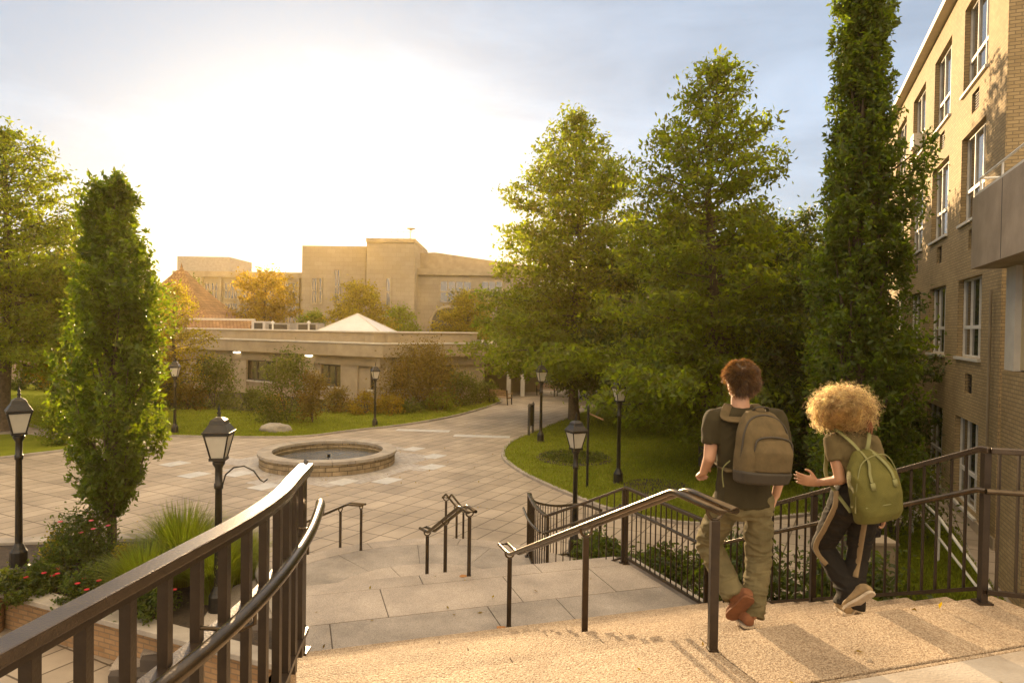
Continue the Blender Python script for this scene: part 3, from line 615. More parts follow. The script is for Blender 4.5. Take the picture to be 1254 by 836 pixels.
for px in (334, 378):
    b = D(px, 400, 47); vp = thing('roof_vent', 'thin white vent pipe on the flat roof, %s' % ('left of two' if px < 350 else 'right of two'), 'vent pipe', (b.x, 47, 3.6))
    MB().tube([(b.x, 47, 3.6), (b.x, 47, b.z + 0.25)], 0.06, 8).build('pipe', 'whiteframe', vp); MB().lathe([(0, b.z + 0.42 ), (0.14, b.z + 0.3), (0.14, b.z + 0.25)], (b.x, 47, 0), 10).build('cap', 'whiteframe', vp)
# entry canopy with columns right of the low building
cp = thing('entry_canopy', 'concrete entry canopy on square columns at the end of the low building', 'canopy', (0, 47, 0))
a = D(585, 440, 47); b = D(650, 440, 47)
MB().box(a.x, b.x + 1, 46.5, 50.5, 2.75, 3.2).build('roof_slab', 'concrete', cp)
for px in (623, 640): 
    q = D(px, 470, 47); MB().box(q.x - .14, q.x + .14, 46.86, 47.14, 0, 2.745).build('column', 'whitetrim', cp)
MB().box(a.x, b.x + 1, 50.2, 50.5, 0, 2.745).build('back_wall', 'soffit', cp)

# pagoda-like tiled roof building
def hiproof(mb, cx, cy, hw, hd, z0, z1, n=10, top=0.05, pw=1.9):
    ringp = []
    for i in range(n + 1):
        t = i / n; k = 1 - t; sx = hw * (top + (1 - top) * k ** pw * 1.0) if False else hw * (top + (1 - top) * (1 - t ** (1 / pw))); sy = hd * (top + (1 - top) * (1 - t ** (1 / pw)))
        ringp.append([(cx - sx, cy - sy, z0 + (z1 - z0) * t), (cx + sx, cy - sy, z0 + (z1 - z0) * t), (cx + sx, cy + sy, z0 + (z1 - z0) * t), (cx - sx, cy + sy, z0 + (z1 - z0) * t)])
    vs = [q for r in ringp for q in r]; fs = []
    for i in range(n):
        for j in range(4): fs.append((i * 4 + j, i * 4 + (j + 1) % 4, i * 4 + 4 + (j + 1) % 4, i * 4 + 4 + j))
    fs.append(tuple(range(n * 4, n * 4 + 4))); fs.append((3, 2, 1, 0)); mb.add(vs, fs)
pg = thing('tiled_pavilion', 'pavilion with a swept terracotta tile roof behind the low building', 'pavilion', (-31, 64, 0))
ea = D(270, 392, 60); apx = D(196, 330, 64)
mb = MB(); hiproof(mb, -31.5, 65, 5.6, 5.0, ea.z, apx.z, 10, 0.06, 1.55); mb.build('roof', 'rooftile', pg)
MB().box(-36, -27, 61.5, 69, 0, ea.z + 0.05).build('wall', 'farbrick', pg)
MB().lathe([(0.25, apx.z), (0.12, apx.z + .3), (0.0, apx.z + .8)], (-31.5, 65, 0), 8).build('roof_finial', 'rooftile', pg)
lr = thing('tiled_lean_to', 'low building with a long sloping terracotta tile roof under the pavilion', 'building', (-27, 58, 0))
q0 = D(190, 413, 57); q1 = D(312, 392, 60)
mb = MB(); mb.add([(q0.x - 4, 57, q0.z), (q1.x, 57, q0.z), (q1.x, 60, q1.z), (q0.x - 4, 60, q1.z)], [(0, 1, 2, 3)]); mb.add([(q1.x, 57, q0.z), (q1.x, 60, q0.z), (q1.x, 60, q1.z)], [(0, 1, 2)]); mb.build('roof', 'rooftile', lr)
MB().box(q0.x - 4, q1.x - 0.1, 57.2, 59.9, 0, q0.z).build('wall', 'farbrick', lr)
MB().box(q0.x - 4, q1.x, 59.9, 60.2, q1.z - 0.1, q1.z + 0.12).build('ridge_cap', 'whitetrim', lr)
# brick block far left under the tree
bl = thing('brick_block', 'low brown brick block with a dark door behind the left lawn', 'building', (-36, 53, 0))
MB().box(-60, -28.6, 52, 58, 0, 4.4).build('wall', 'farbrick', bl); MB().box(-60.2, -28.4, 51.8, 58.2, 4.4, 4.7).build('parapet', 'concrete', bl)
q = D(75, 460, 52); MB().box(q.x - 0.9, q.x + 0.5, 51.93, 51.998, 0, 2.6).build('door', 'darkframe', bl)

# ------------------------------------------------------------------ FAR BUILDING
DF = 100.0
fbld = thing('campus_hall', 'large pale stone hall with towers on the skyline', 'building', (-30, DF, 0))
def fx(px, py=330, d=DF): return D(px, py, d)
def fblock(mb, x0, x1, ytop, d=DF, dep=16, yb=None, z0=0.0):
    a = fx(x0, ytop, d); b = fx(x1, ytop, d); mb.box(a.x, b.x, d, d + dep, z0, (a.z + b.z) / 2); return a.x, b.x, (a.z + b.z) / 2
mb = MB(); X0, X1, ZA = fblock(mb, 215, 371, 334); mb.build('left_wing', 'limestone', fbld)
MB().box(X0 - .3, X1 - 0.01, DF - 0.35, DF - 0.002, ZA - 0.7, ZA + 0.15).build('cornice', 'concrete', fbld)
mb = MB(); fblock(mb, 217, 281, 314, DF + 4, 9, z0=ZA - 0.5); mb.build('roof_block', 'metalgrey', fbld)
mb = MB(); T0, T1, TZ = fblock(mb, 370, 448, 301, DF - 3, 15); mb.build('left_tower', 'limestone', fbld)
mb = MB(); fblock(mb, 449, 508, 295, DF - 5, 14); mb.build('right_tower', 'limestone', fbld)
MBx = MB(); a = fx(448.5, 291.5, DF - 5); b = fx(508.5, 291.5, DF - 5); MBx.box(a.x, b.x, DF - 5.15, DF + 9.1, a.z - 0.55, a.z); MBx.build('tower_parapet', 'concrete', fbld)
mb = MB()
for k in range(9):
    q = a.x + (b.x - a.x) * k / 8; mb.tube([(q, DF - 4.6, a.z), (q, DF - 4.6, a.z + 1.0)], 0.04, 5)
mb.tube([(a.x, DF - 4.6, a.z + 1), (b.x, DF - 4.6, a.z + 1)], 0.04, 5); mb.build('roof_rail', 'metalgrey', fbld)
dsh = thing('roof_aerial', 'small aerial mast on top of the far tower', 'aerial', (a.x + (b.x - a.x) * .8, DF, a.z))
q = Vector((a.x + (b.x - a.x) * .8, DF, a.z)); MB().tube([q, q + Vector((0, 0, 2.2))], 0.08, 6).build('mast', 'metalgrey', dsh); MB().lathe([(0.0, 1.8), (0.7, 2.1), (0.72, 2.15), (0, 2.2)], q, 12).build('disc', 'metalgrey', dsh)
mb = MB(); W0, W1, WZ = fblock(mb, 508, 660, 330, DF - 2, 16); mb.build('right_wing', 'limestone', fbld)
a = fx(508, 309, DF); b = fx(662, 327, DF); mid = fx(532, 308, DF)
mb = MB(); ys = [DF + 1, DF + 12]; pf = [(a.x, a.z), (mid.x, mid.z), (b.x, b.z), (b.x, WZ), (a.x, WZ)]
mb.add([(x, ys[0], z) for x, z in pf] + [(x, ys[1], z) for x, z in pf], [(4, 3, 2, 1, 0), (5, 6, 7, 8, 9)] + [(i, (i + 1) % 5, 5 + (i + 1) % 5, 5 + i) for i in range(5)]); mb.build('attic_roof', 'concrete', fbld)
MB().box(W0 + 0.01, W1, DF - 2.4, DF - 2.003, WZ - 0.9, WZ).build('wing_cornice', 'concrete', fbld)
def fwin(x0, x1, y0, y1, d, nm=4, mat='farglass', fm='concrete', tr=1):
    a = D(x0, y0, d); b = D(x1, y1, d); mb = MB(); w_ = b.x - a.x
    for k in range(nm + 1):
        q = a.x + w_ * k / nm; mb.box(q - 0.08, q + 0.08, d - 0.15, d - 0.02, b.z, a.z)
    for z in [a.z, b.z] + [b.z + (a.z - b.z) * (i + 1) / (tr + 1) for i in range(tr)]: mb.box(a.x - 0.08, b.x + 0.08, d - 0.17, d - 0.021, z - 0.09, z + 0.09)
    f_ = mb.build('window', fm, fbld); MB().box(a.x, b.x, d - 0.06, d - 0.003, b.z, a.z).build('glass', mat, f_)
for x in (228, 251, 275, 298, 322, 346):
    fwin(x, x + 16, 346, 366, DF, 4, fm='concrete'); fwin(x, x + 16, 371, 396, DF, 4, fm='concrete')
for x in (247.5, 271, 294.5, 318, 342, 366):
    a = D(x - 1.6, 340, DF); b = D(x + 1.6, 340, DF); mb = MB(); mb.box(a.x, b.x, DF - 0.5, DF - 0.004, 0, a.z); mb.build('pilaster', 'limestone', fbld)
fwin(382, 388, 340, 372, DF - 3, 2); fwin(391, 394, 340, 372, DF - 3, 1); fwin(410, 416, 330, 372, DF - 3, 2); fwin(473, 478, 340, 375, DF - 5, 1)
fwin(539, 577, 344, 371, DF - 2, 4, tr=1); fwin(590, 615, 344, 371, DF - 2, 3)
# arched niche as a flat dark face, its shade put into the colour
a = D(548, 400, DF - 2); mb = MB(); rr = 2.3; pts = [(a.x - rr, 0), (a.x - rr, a.z + 0.3)] + [(a.x - rr * math.cos(t), a.z + 0.3 + rr * math.sin(t)) for t in np.linspace(0, math.pi, 14)[1:-1]] + [(a.x + rr, a.z + .3), (a.x + rr, 0)]
mb.add([(x, DF - 2.06, z) for x, z in pts], [tuple(range(len(pts)))]); mb.build('arch_dark_face', 'darkframe', fbld)
mb = MB(); mb.tube([(x, DF - 2.1, z) for x, z in [(a.x - rr - .2, 0), (a.x - rr - .2, a.z + 0.3)] + [(a.x - (rr + .2) * math.cos(t), a.z + 0.3 + (rr + .2) * math.sin(t)) for t in np.linspace(0, math.pi, 14)[1:-1]] + [(a.x + rr + .2, a.z + .3), (a.x + rr + .2, 0)]], 0.22, 6); mb.build('arch_trim', 'concrete', fbld)
# ------------------------------------------------------------------ RAILINGS
def arc_len(pts):
    s = [0.0]
    for i in range(1, len(pts)): s.append(s[-1] + (Vector(pts[i]).xy - Vector(pts[i - 1]).xy).length)
    return s
def at_len(pts, s, d):
    for i in range(1, len(pts)):
        if d <= s[i] + 1e-6:
            t = (d - s[i - 1]) / max(1e-6, s[i] - s[i - 1]); return Vector(pts[i - 1]).lerp(Vector(pts[i]), t)
    return Vector(pts[-1])
def fence(label, base, H=1.11, gap=0.115, bal=0.016, top_w=0.055, top_h=0.045, hand=None, posts=(), group='black picket railings along the stairs', bot=0.09, mat='bronze', cat='railing', base_fn=None):
    """base: path along the foot of the railing; every picket is a part"""
    root = thing('stair_railing', label, cat, tuple(base[0]), group=group)
    base = [Vector(p) for p in base]; s = arc_len(base)
    MB().rail([p + Vector((0, 0, H)) for p in base], top_w, top_h).build('top_rail', 'bronzetop', root, bevel=0.008)
    MB().rail([p + Vector((0, 0, bot)) for p in base], 0.035, 0.03).build('bottom_rail', mat, root)
    zt = H - top_h / 2
    MBp = MB(); MBp.box(-bal / 2, bal / 2, -bal / 2, bal / 2, bot - 0.0, zt)
    first = None; n = max(1, int(s[-1] / gap)); dsub = s[-1] / n
    for i in range(n):
        p = at_len(base, s, dsub * (i + 0.5))
        if any(abs(dsub * (i + 0.5) - q) < 0.045 for q in posts): continue
        if first is None:
            OFF[root.name] = Vector((0, 0, 0)); first = MBp.build('baluster', mat, root); OFF[root.name] = Vector(base[0]); first.location = p - base[0]; OFF.pop(first.name, None)
        else: share('baluster', first, root, p - base[0])
    pf = None
    for q in posts:
        p = at_len(base, s, q)
        if pf is None:
            m_ = MB(); m_.box(-0.024, 0.024, -0.024, 0.024, 0, zt); m_.box(-0.05, 0.05, -0.05, 0.05, 0, 0.014)
            OFF[root.name] = Vector((0, 0, 0)); pf = m_.build('post', mat, root); OFF[root.name] = Vector(base[0]); pf.location = p - base[0]
        else: share('post', pf, root, p - base[0])
    if hand:
        hpts, r_ = hand
        m_ = MB(); m_.tube(hpts, r_, 10); hr = m_.build('handrail', 'pipe', root)
    return root
def off_path(base, d, h):
    out = []
    for i, p in enumerate(base):
        t = (Vector(base[min(i + 1, len(base) - 1)]) - Vector(base[max(i - 1, 0)])); t.z = 0; t.normalize(); sd = Vector((t.y, -t.x, 0))
        out.append(Vector(p) + sd * d + Vector((0, 0, h)))
    return out
# right hand side
f0 = [Vector((5.4, 4.35, ZT)), S(3.62, 4.74, ZT)]
hp = off_path(f0, -0.0, 0.86); 
fence('black railing running right from the top of the steps', f0, hand=([Vector((5.4, 4.27, ZT + 0.83)), S(3.58, 4.66, ZT + 0.83)], 0.021), posts=(1.02,))
f1 = [S(3.62, 4.74, ZT), S(U0 - 0.05, 4.74, ZT), S(7.05, 4.74, Z1 + 0.02)]
fence('black railing sloping down the upper steps behind the two walkers', f1, hand=([S(3.58, 4.66, ZT + 0.83), S(U0 - 0.1, 4.66, ZT + 0.83), S(7.0, 4.66, Z1 + 0.85)], 0.021), posts=(0.03, 1.72, 3.40))
f2 = [S(7.05, 4.74, Z1), S(8.98, 4.60, Z1)]
fence('level black railing along the right edge of the middle landing', f2, hand=([S(6.95, 4.66, Z1 + 0.85), S(9.0, 4.52, Z1 + 0.85)], 0.021), posts=(0.06, 1.90))
pE = Vector((0.57, 10.6, Z2)); f3 = catmull([S(8.98, 4.60, Z1), S(9.45, 4.2, Z1 - 0.30), pE], 5)
fence('black railing descending and turning toward the round lower landing', f3, hand=([p + Vector((-0.06, -0.06, 0.85)) for p in f3], 0.021), posts=(0.03, arc_len(f3)[-1] - 0.03))
f4 = catmull([pE, Vector((0.42, 11.2, Z2)), Vector((0.33, 12.05, Z2))], 5)
fence('short curved black railing at the right edge of the round lower landing', f4, hand=([p + Vector((-0.09, 0, 0.85)) for p in f4], 0.021), posts=(arc_len(f4)[-1] - 0.03,))
f5 = catmull([Vector((0.36, 12.15, Z2)), Vector((0.48, 12.75, Z2 - 0.3)), Vector((0.95, 13.6, 0.0)), Vector((1.45, 13.75, 0.0)), Vector((1.8, 13.3, 0))], 5)
fence('far black railing curving down to the plaza beyond the lower landing', f5, H=1.08, posts=(arc_len(f5)[-1] - 0.03,))
# low stone kerb under the right railing on the landing
MB().rail([S(7.05, 4.84, Z1 + 0.0), S(9.0, 4.70, Z1 + 0.0)], 0.14, 0.10).build('landing_kerb', 'kerb', kind='structure')

# left: heavy curved guard rail close to the camera
XL = -1.285
gb = GB
gl = thing('curved_guard_railing', 'broad topped bronze guard railing sweeping up from the lower left corner', 'railing', (XL, 2, ZT))
H_ = 1.10
MB().rail([p + Vector((0, 0, H_ - 0.02)) for p in gb], 0.088, 0.042).build('top_rail', 'bronzetop', gl, bevel=0.007)
MB().rail([p + Vector((0, 0, H_ - 0.055)) for p in gb], 0.05, 0.03).build('under_rail', 'bronze', gl)
MB().rail([p + Vector((0, 0, 0.70)) for p in gb], 0.06, 0.028).build('mid_rail', 'bronzetop', gl)
MB().rail([p + Vector((0, 0, 0.09)) for p in gb], 0.045, 0.03).build('bottom_rail', 'bronze', gl)
s_ = arc_len(gb); first = None; d_ = 0.13
while d_ < s_[-1]:
    p = at_len(gb, s_, d_)
    if first is None:
        m_ = MB(); m_.box(-0.019, 0.019, -0.019, 0.019, 0.0, H_ - 0.07); OFF[gl.name] = Vector((0, 0, 0)); first = m_.build('baluster', 'bronze', gl); OFF[gl.name] = Vector((XL, 2, ZT)); first.location = p - Vector((XL, 2, ZT))
    else: share('baluster', first, gl, p - Vector((XL, 2, ZT)))
    d_ += 0.195
# its continuation down the left edge of the steps
gd = [Vector((-1.24, 4.15, ZT)), S(4.3, -0.03, ZT - 0.18), S(7.05, -0.03, Z1 + 0.02), S(7.6, -0.03, Z1)]
fence('bronze railing dropping out of sight along the left edge of the steps', gd, H=H_ - 0.0, gap=0.13, bal=0.03, top_w=0.07, top_h=0.04, posts=(0.03, 3.2), group=None)
# round handrail inside the guard
hp = catmull([Vector((-1.12, 1.0, 3.53)), Vector((-1.06, 1.7, 3.53)), Vector((-0.985, 2.3, 3.53)), Vector((-0.975, 2.9, 3.53)), Vector((-1.03, 3.5, 3.53)), Vector((-1.13, 4.06, 3.53))], 6)
tail = [Vector((-1.155, 4.14, 3.525)), Vector((-1.17, 4.19, 3.49)), Vector((-1.175, 4.2, 3.44)), Vector((-1.175, 4.17, 3.28)), Vector((-1.175, 4.1, 3.12))]
hr = thing('round_handrail', 'polished round handrail curving inside the broad guard railing', 'handrail', (-1.05, 2.5, 3.53))
MB().tube(hp + tail[:3], 0.028, 16).build('rail', 'pipe', hr)
for yy in (1.4, 2.6, 3.9):
    q = min(hp, key=lambda p: abs(p.y - yy)); MB().tube([q - Vector((0, 0, 0.02)), q - Vector((0.0, 0, 0.07)), q + Vector((-0.06, 0, -0.1)), Vector((min(gb, key=lambda g: abs(g.y - q.y)).x, q.y, 3.44))], 0.009, 8).build('bracket', 'pipe', hr)

# centre rails: two parallel pipes with looped ends on posts
def twin_rail(label, path, posts, r=0.024, sep=0.115, group='twin pipe handrails standing on the steps', pw=0.05):
    path = [Vector(p) for p in path]
    root = thing('twin_handrail', label, 'handrail', path[0] - Vector((0, 0, 0.9)), group=group)
    sd = []
    for i in range(len(path)):
        t = path[min(i + 1, len(path) - 1)] - path[max(i - 1, 0)]; t.z = 0; t.normalize(); sd.append(Vector((t.y, -t.x, 0)))
    def dense(pp):   # round the bends a little
        out = [pp[0]]
        for i in range(1, len(pp) - 1):
            a = (pp[i - 1] - pp[i]).normalized() * 0.05; b = (pp[i + 1] - pp[i]).normalized() * 0.05
            for t in (0, 0.33, 0.67, 1): out.append((pp[i] + a) * (1 - t) ** 2 + pp[i] * 2 * t * (1 - t) + (pp[i] + b) * t * t)
        return out + [pp[-1]]
    L_ = dense([p + s * (sep / 2) for p, s in zip(path, sd)]); R__ = dense([p - s * (sep / 2) for p, s in zip(path, sd)])
    MB().tube(L_ + R__[::-1], r, 12, closed=True).build('twin_pipe', 'pipe', root)
    for (p, zb) in posts:
        p = Vector(p); m_ = MB(); m_.box(p.x - pw / 2, p.x + pw / 2, p.y - pw / 2, p.y + pw / 2, zb, p.z - 0.085)
        m_.build('post', 'bronze', root, bevel=0.004)
        MB().box(p.x - pw * 0.56, p.x + pw * 0.56, p.y - pw * 0.56, p.y + pw * 0.56, zb, zb + 0.012).build('base_collar', 'bronze', root)
        i = min(range(len(path)), key=lambda k: (path[k] - p).length); s_v = sd[i]
        m_ = MB(); m_.tube([p + s_v * (sep / 2 * math.cos(t)) + Vector((0, 0, -0.02 - 0.065 * math.sin(t))) for t in np.linspace(0, math.pi, 9)], 0.011, 8); m_.build('cradle', 'pipe', root)
    return root
ZH = ZT + 0.88
twin_rail('longest twin pipe handrail with bright edge running down the upper steps', [S(3.42, 2.42, ZH), S(3.95, 2.42, ZH), S(7.25, 2.34, Z1 + 0.88), S(7.62, 2.33, Z1 + 0.88)],
          [(S(3.55, 2.42, ZH), ZT), (S(5.38, 2.385, ZH - (ZH - Z1 - 0.88) * (5.38 - 3.95) / 3.3), ZT - RIS * 5), (S(7.38, 2.33, Z1 + 0.88), Z1)], r=0.022, sep=0.11, pw=0.052)
z9 = Z1 + 0.9
twin_rail('twin pipe handrail in the middle standing across the second flight', [S(9.0, 2.29, z9), S(9.32, 2.24, z9), S(10.28, 1.98, Z2 + 0.9), S(10.52, 1.9, Z2 + 0.9)],
          [(S(9.08, 2.28, z9), Z1), (S(9.8, 2.1, z9 - 0.3), Z1 - 0.1537 * 2), (S(10.38, 1.94, Z2 + 0.9), Z2)])
twin_rail('small farthest twin pipe handrail leading down to the plaza', [Vector((-1.2, 12.72, Z2 + 0.85)), Vector((-1.17, 12.98, Z2 + 0.85)), Vector((-0.98, 13.85, 0.9)), Vector((-0.93, 14.1, 0.9))],
          [((-1.2, 12.82, Z2 + 0.85), Z2), ((-1.05, 13.5, Z2 + 0.5), 0.15), ((-0.95, 14.0, 0.9), 0.0)], r=0.02, pw=0.042)
twin_rail('twin pipe handrail at the left of the round lower landing', [Vector((-2.62, 12.22, Z2 + 0.82)), Vector((-2.9, 12.3, Z2 + 0.82)), Vector((-3.85, 12.7, 0.92)), Vector((-4.1, 12.8, 0.92))],
          [((-2.67, 12.23, Z2 + 0.82), Z2), ((-3.08, 12.38, Z2 + 0.73), Z2), ((-3.75, 12.66, 0.94), 0.0)], r=0.02, pw=0.042)
# rust stains at the post feet
for i, (p, z_) in enumerate(((S(9.08, 2.20, 0), Z1), (S(7.38, 2.24, 0), Z1))):
    m_ = MB(); m_.prism([(p.x + 0.075 * (0.6 + 0.4 * random.random()) * math.cos(a), p.y + 0.06 * (0.5 + 0.5 * random.random()) * math.sin(a)) for a in np.linspace(0, 2 * math.pi, 14)[:-1]], z_ + 0.002, z_ + 0.006)
    m_.build('rust_stain', 'rust', kind='structure')

# ------------------------------------------------------------------ LAMPS
def make_lamp(label, H=3.0, arm=False):
    t = thing('street_lamp', label, 'street lamp', (0, 0, 0), group='black post lamps with tapered lanterns')
    MB().lathe([(0.16, 0), (0.16, 0.05), (0.13, 0.07), (0.125, 0.30), (0.10, 0.34), (0.075, 0.40), (0.055, 0.44)], n=12, smooth=False).build('base', 'blackmetal', t)
    zL = H - 0.78
    MB().lathe([(0.055, 0.42), (0.046, zL - 0.42), (0.062, zL - 0.41), (0.062, zL - 0.34), (0.05, zL - 0.33), (0.05, zL - 0.12), (0.085, zL - 0.06), (0.085, zL - 0.03), (0.04, zL)], n=14).build('post', 'blackmetal', t)
    ln = None
    a, b, h = 0.088, 0.160, 0.33       # half widths bottom / top, glass height
    m_ = MB()
    m_.box(-a - .02, a + .02, -a - .02, a + .02, zL - 0.01, zL + 0.03)
    c4 = [(-1, -1), (1, -1), (1, 1), (-1, 1)]
    for (i, j) in c4: m_.tube([(i * a, j * a, zL + 0.02), (i * b, j * b, zL + 0.03 + h)], 0.012, 6)
    for k in range(4):
        p, q = c4[k], c4[(k + 1) % 4]; m_.bar((p[0] * b, p[1] * b, zL + 0.03 + h), (q[0] * b, q[1] * b, zL + 0.03 + h), 0.03, 0.03)
    ln = m_.build('lantern_frame', 'blackmetal', t)
    z0, z1 = zL + 0.03, zL + 0.02 + h; e = 0.985
    for k in range(4):
        p, q = c4[k], c4[(k + 1) % 4]; m_ = MB(); P_ = [Vector((p[0] * a * e, p[1] * a * e, z0)), Vector((q[0] * a * e, q[1] * a * e, z0)), Vector((q[0] * b * e, q[1] * b * e, z1)), Vector((p[0] * b * e, p[1] * b * e, z1))]
        n_ = (P_[1] - P_[0]).cross(P_[3] - P_[0]).normalized() * -0.004
        m_.add(P_ + [x + n_ for x in P_], [(0, 1, 2, 3), (7, 6, 5, 4)]); m_.build('glass_pane', 'lampglass', ln)
    zr = zL + 0.045 + h
    m_ = MB()
    def fr(h0, z0, h1, z1): m_.add([(i * h0, j * h0, z0) for i, j in c4] + [(i * h1, j * h1, z1) for i, j in c4], [(k, (k + 1) % 4, 4 + (k + 1) % 4, 4 + k) for k in range(4)] + [(4, 5, 6, 7), (3, 2, 1, 0)])
    fr(0.186, zr, 0.186, zr + 0.02); fr(0.178, zr + 0.02, 0.115, zr + 0.12); fr(0.115, zr + 0.12, 0.095, zr + 0.175); fr(0.102, zr + 0.175, 0.045, zr + 0.215)
    rf = m_.build('lantern_roof', 'blackmetal', t, bevel=0.004)
    MB().lathe([(0.03, zr + 0.22), (0.018, zr + 0.25), (0.032, zr + 0.275), (0.014, zr + 0.30), (0.026, zr + 0.33), (0.008, zr + 0.36), (0.0, zr + 0.42)], n=10).build('finial', 'blackmetal', rf)
    if arm:
        zz = zL - 0.42
        MB().tube([(0.05, 0, zz + 0.05), (0.09, 0, zz + 0.2), (0.2, 0, zz + 0.3), (0.34, 0, zz + 0.32), (0.47, 0, zz + 0.25), (0.56, 0, zz + 0.12), (0.61, 0, zz + 0.09), (0.66, 0, zz + 0.13)], 0.011, 8).build('arm', 'blackmetal', t)
    return t
lamp = make_lamp('black post lamp in the planter bed at the far left edge'); lp = G(23, 697, PZ - 0.06); lamp.location = (lp.x, lp.y, PZ - 0.06); lamp.rotation_euler.z = R(40)
lb_ = make_lamp('black post lamp with a curved iron arm beside the tall grass', arm=True); q = D(268, 560, 9.55); lb_.location = (q.x, 9.55, PZ - 0.12); lb_.rotation_euler.z = R(8)
def dl(px, py, lab, rz, sc=1.0, z=0.0, y=None):
    p = G(px, py, z) if y is None else Vector((D(px, 500, y).x, y, z)); return dup(lamp, (p.x, p.y, z), R(rz), lab, scale=sc)
dl(214, 532, 'black post lamp on the back lawn left of the fountain', 10, 1.09)
dl(459, 523, 'black post lamp on the lawn in front of the low building', 30, 1.0)
dl(662, 542, 'slim black post lamp rising beside the notice board under the tree', 20, 1.12)
dl(757, 593, 'black post lamp on the right lawn with its lantern in the foliage', 15, 1.12)
dl(706, 0, 'black post lamp rising behind the black railing before the mulch ring', 25, 0.98, y=13.9)
# irrigation / sign pole
p = G(719, 598); sp = thing('sign_pole', 'thin dark sign pole with a short crossarm on the right lawn', 'sign pole', p)
MB().tube([p, p + Vector((0, 0, 2.35))], 0.035, 8).build('pole', 'blackmetal', sp)
MB().lathe([(0, 2.44), (0.03, 2.4), (0.035, 2.34)], p, 8).build('cap', 'blackmetal', sp); MB().bar(p + Vector((0, 0, 2.2)), p + Vector((0.45, 0.1, 2.0)), 0.03, 0.04).build('crossarm', 'wood', sp)
# notice board
p = G(650, 533); nb = thing('notice_board', 'dark wooden notice board with pointed posts at the lawn corner', 'notice board', p)
dv = Vector((0.16, 0.55, 0)) * 0.62; MB().obox(p + Vector((0, 0, 0.85)), dv * 0.92, Vector((0.03, -0.01, 0)), (0, 0, 0.42)).build('board', 'wood' if False else 'darkframe', nb)
for s in (-1, 1):
    q = p + dv * s; m_ = MB(); m_.box(q.x - .05, q.x + .05, q.y - .05, q.y + .05, 0, 1.3); m_.lathe([(0.07, 1.3), (0.05, 1.36), (0, 1.45)], q, 8); m_.build('post', 'darkframe', nb)
m_ = MB(); m_.ell(p + Vector((0, 0, 1.32)), (0.09, 0.09, 0.07), 8, 6); m_.build('crest', 'darkframe', nb)
# benches
def make_bench(label, p, rz):
    t = thing('park_bench', label, 'bench', p, group='wooden benches by the path'); OFF[t.name] = Vector((0, 0, 0)); t.rotation_euler.z = rz
    m_ = MB()
    for k in range(4): m_.box(-0.75, 0.75, 0.02 + 0.115 * k, 0.12 + 0.115 * k, 0.42, 0.45)
    m_.build('seat', 'wood', t); m_ = MB()
    for k in range(3): m_.obox((0, 0.50 + 0.03 * k, 0.58 + 0.13 * k), (0.75, 0, 0), (0, 0.012, 0), (0, 0.012, 0.05))
    m_.build('backrest', 'wood', t)
    for x in (-0.68, 0.68):
        m_ = MB(); m_.bar((x, 0.05, 0), (x, 0.05, 0.64), 0.05, 0.05, (0, 1, 0)); m_.bar((x, 0.48, 0), (x, 0.58, 0.9), 0.05, 0.05, (0, 1, 0)); m_.bar((x, 0.0, 0.40), (x, 0.5, 0.40), 0.05, 0.05); m_.build('leg', 'blackmetal', t)
        MB().bar((x, 0.0, 0.66), (x, 0.54, 0.66), 0.06, 0.04).build('armrest', 'wood', t)
    return t
p = G(616, 494); make_bench('wooden bench by the path in front of the canopy columns', (p.x, p.y, 0), R(145))
p = G(672, 484); make_bench('farther wooden bench under the tree beyond the columns', (p.x, p.y, 0), R(150))
p = G(338, 529); bd_ = MB(); 
vs = []; bm = bmesh.new(); bmesh.ops.create_icosphere(bm, subdivisions=3, radius=1.0)
for v in bm.verts:
    n_ = mnoise.noise(v.co * 1.6 + Vector((3, 1, 2))); v.co *= (1 + 0.35 * n_); v.co = Vector((v.co.x * 0.62, v.co.y * 0.45, max(-0.1, v.co.z) * 0.40)) + Vector((p.x, p.y, 0.05))
bd_.add([v.co.copy() for v in bm.verts], [tuple(v.index for v in f.verts) for f in bm.faces], True); bm.free()
o = bd_.build('boulder', 'rock'); tag(o, 'pale rounded boulder on the lawn behind the fountain', 'boulder')
# low utility things between the brick building and the stairs
p = Vector((6.4, 11.8, 0)); ub = thing('utility_cabinet', 'pale utility cabinet on the ground below the right railing', 'cabinet', p)
MB().box(6.18, 6.62, 11.6, 12.0, 0.1, 1.0).build('body', 'soffit', ub); MB().box(6.15, 6.65, 11.57, 12.03, 1.0, 1.05).build('lid', 'concrete', ub); MB().box(6.12, 6.68, 11.54, 12.06, 0, 0.1).build('plinth', 'concrete', ub)
ru = thing('access_ramp_rail', 'pale handrails of a ground level ramp beside the brick building', 'handrail', (8.6, 12.5, 0))
MB().tube([(9.2, 15.5, 1.0), (8.6, 13.6, 0.95), (8.1, 11.4, 0.35)], 0.03, 8).build('upper_rail', 'whiteframe', ru); MB().tube([(9.2, 15.5, 0.6), (8.6, 13.6, 0.55), (8.1, 11.4, 0.1)], 0.025, 8).build('lower_rail', 'whiteframe', ru)
for (x, y, z) in ((9.2, 15.5, 1.0), (8.6, 13.6, 0.95)): MB().tube([(x, y, 0), (x, y, z)], 0.025, 8).build('post', 'whiteframe', ru)

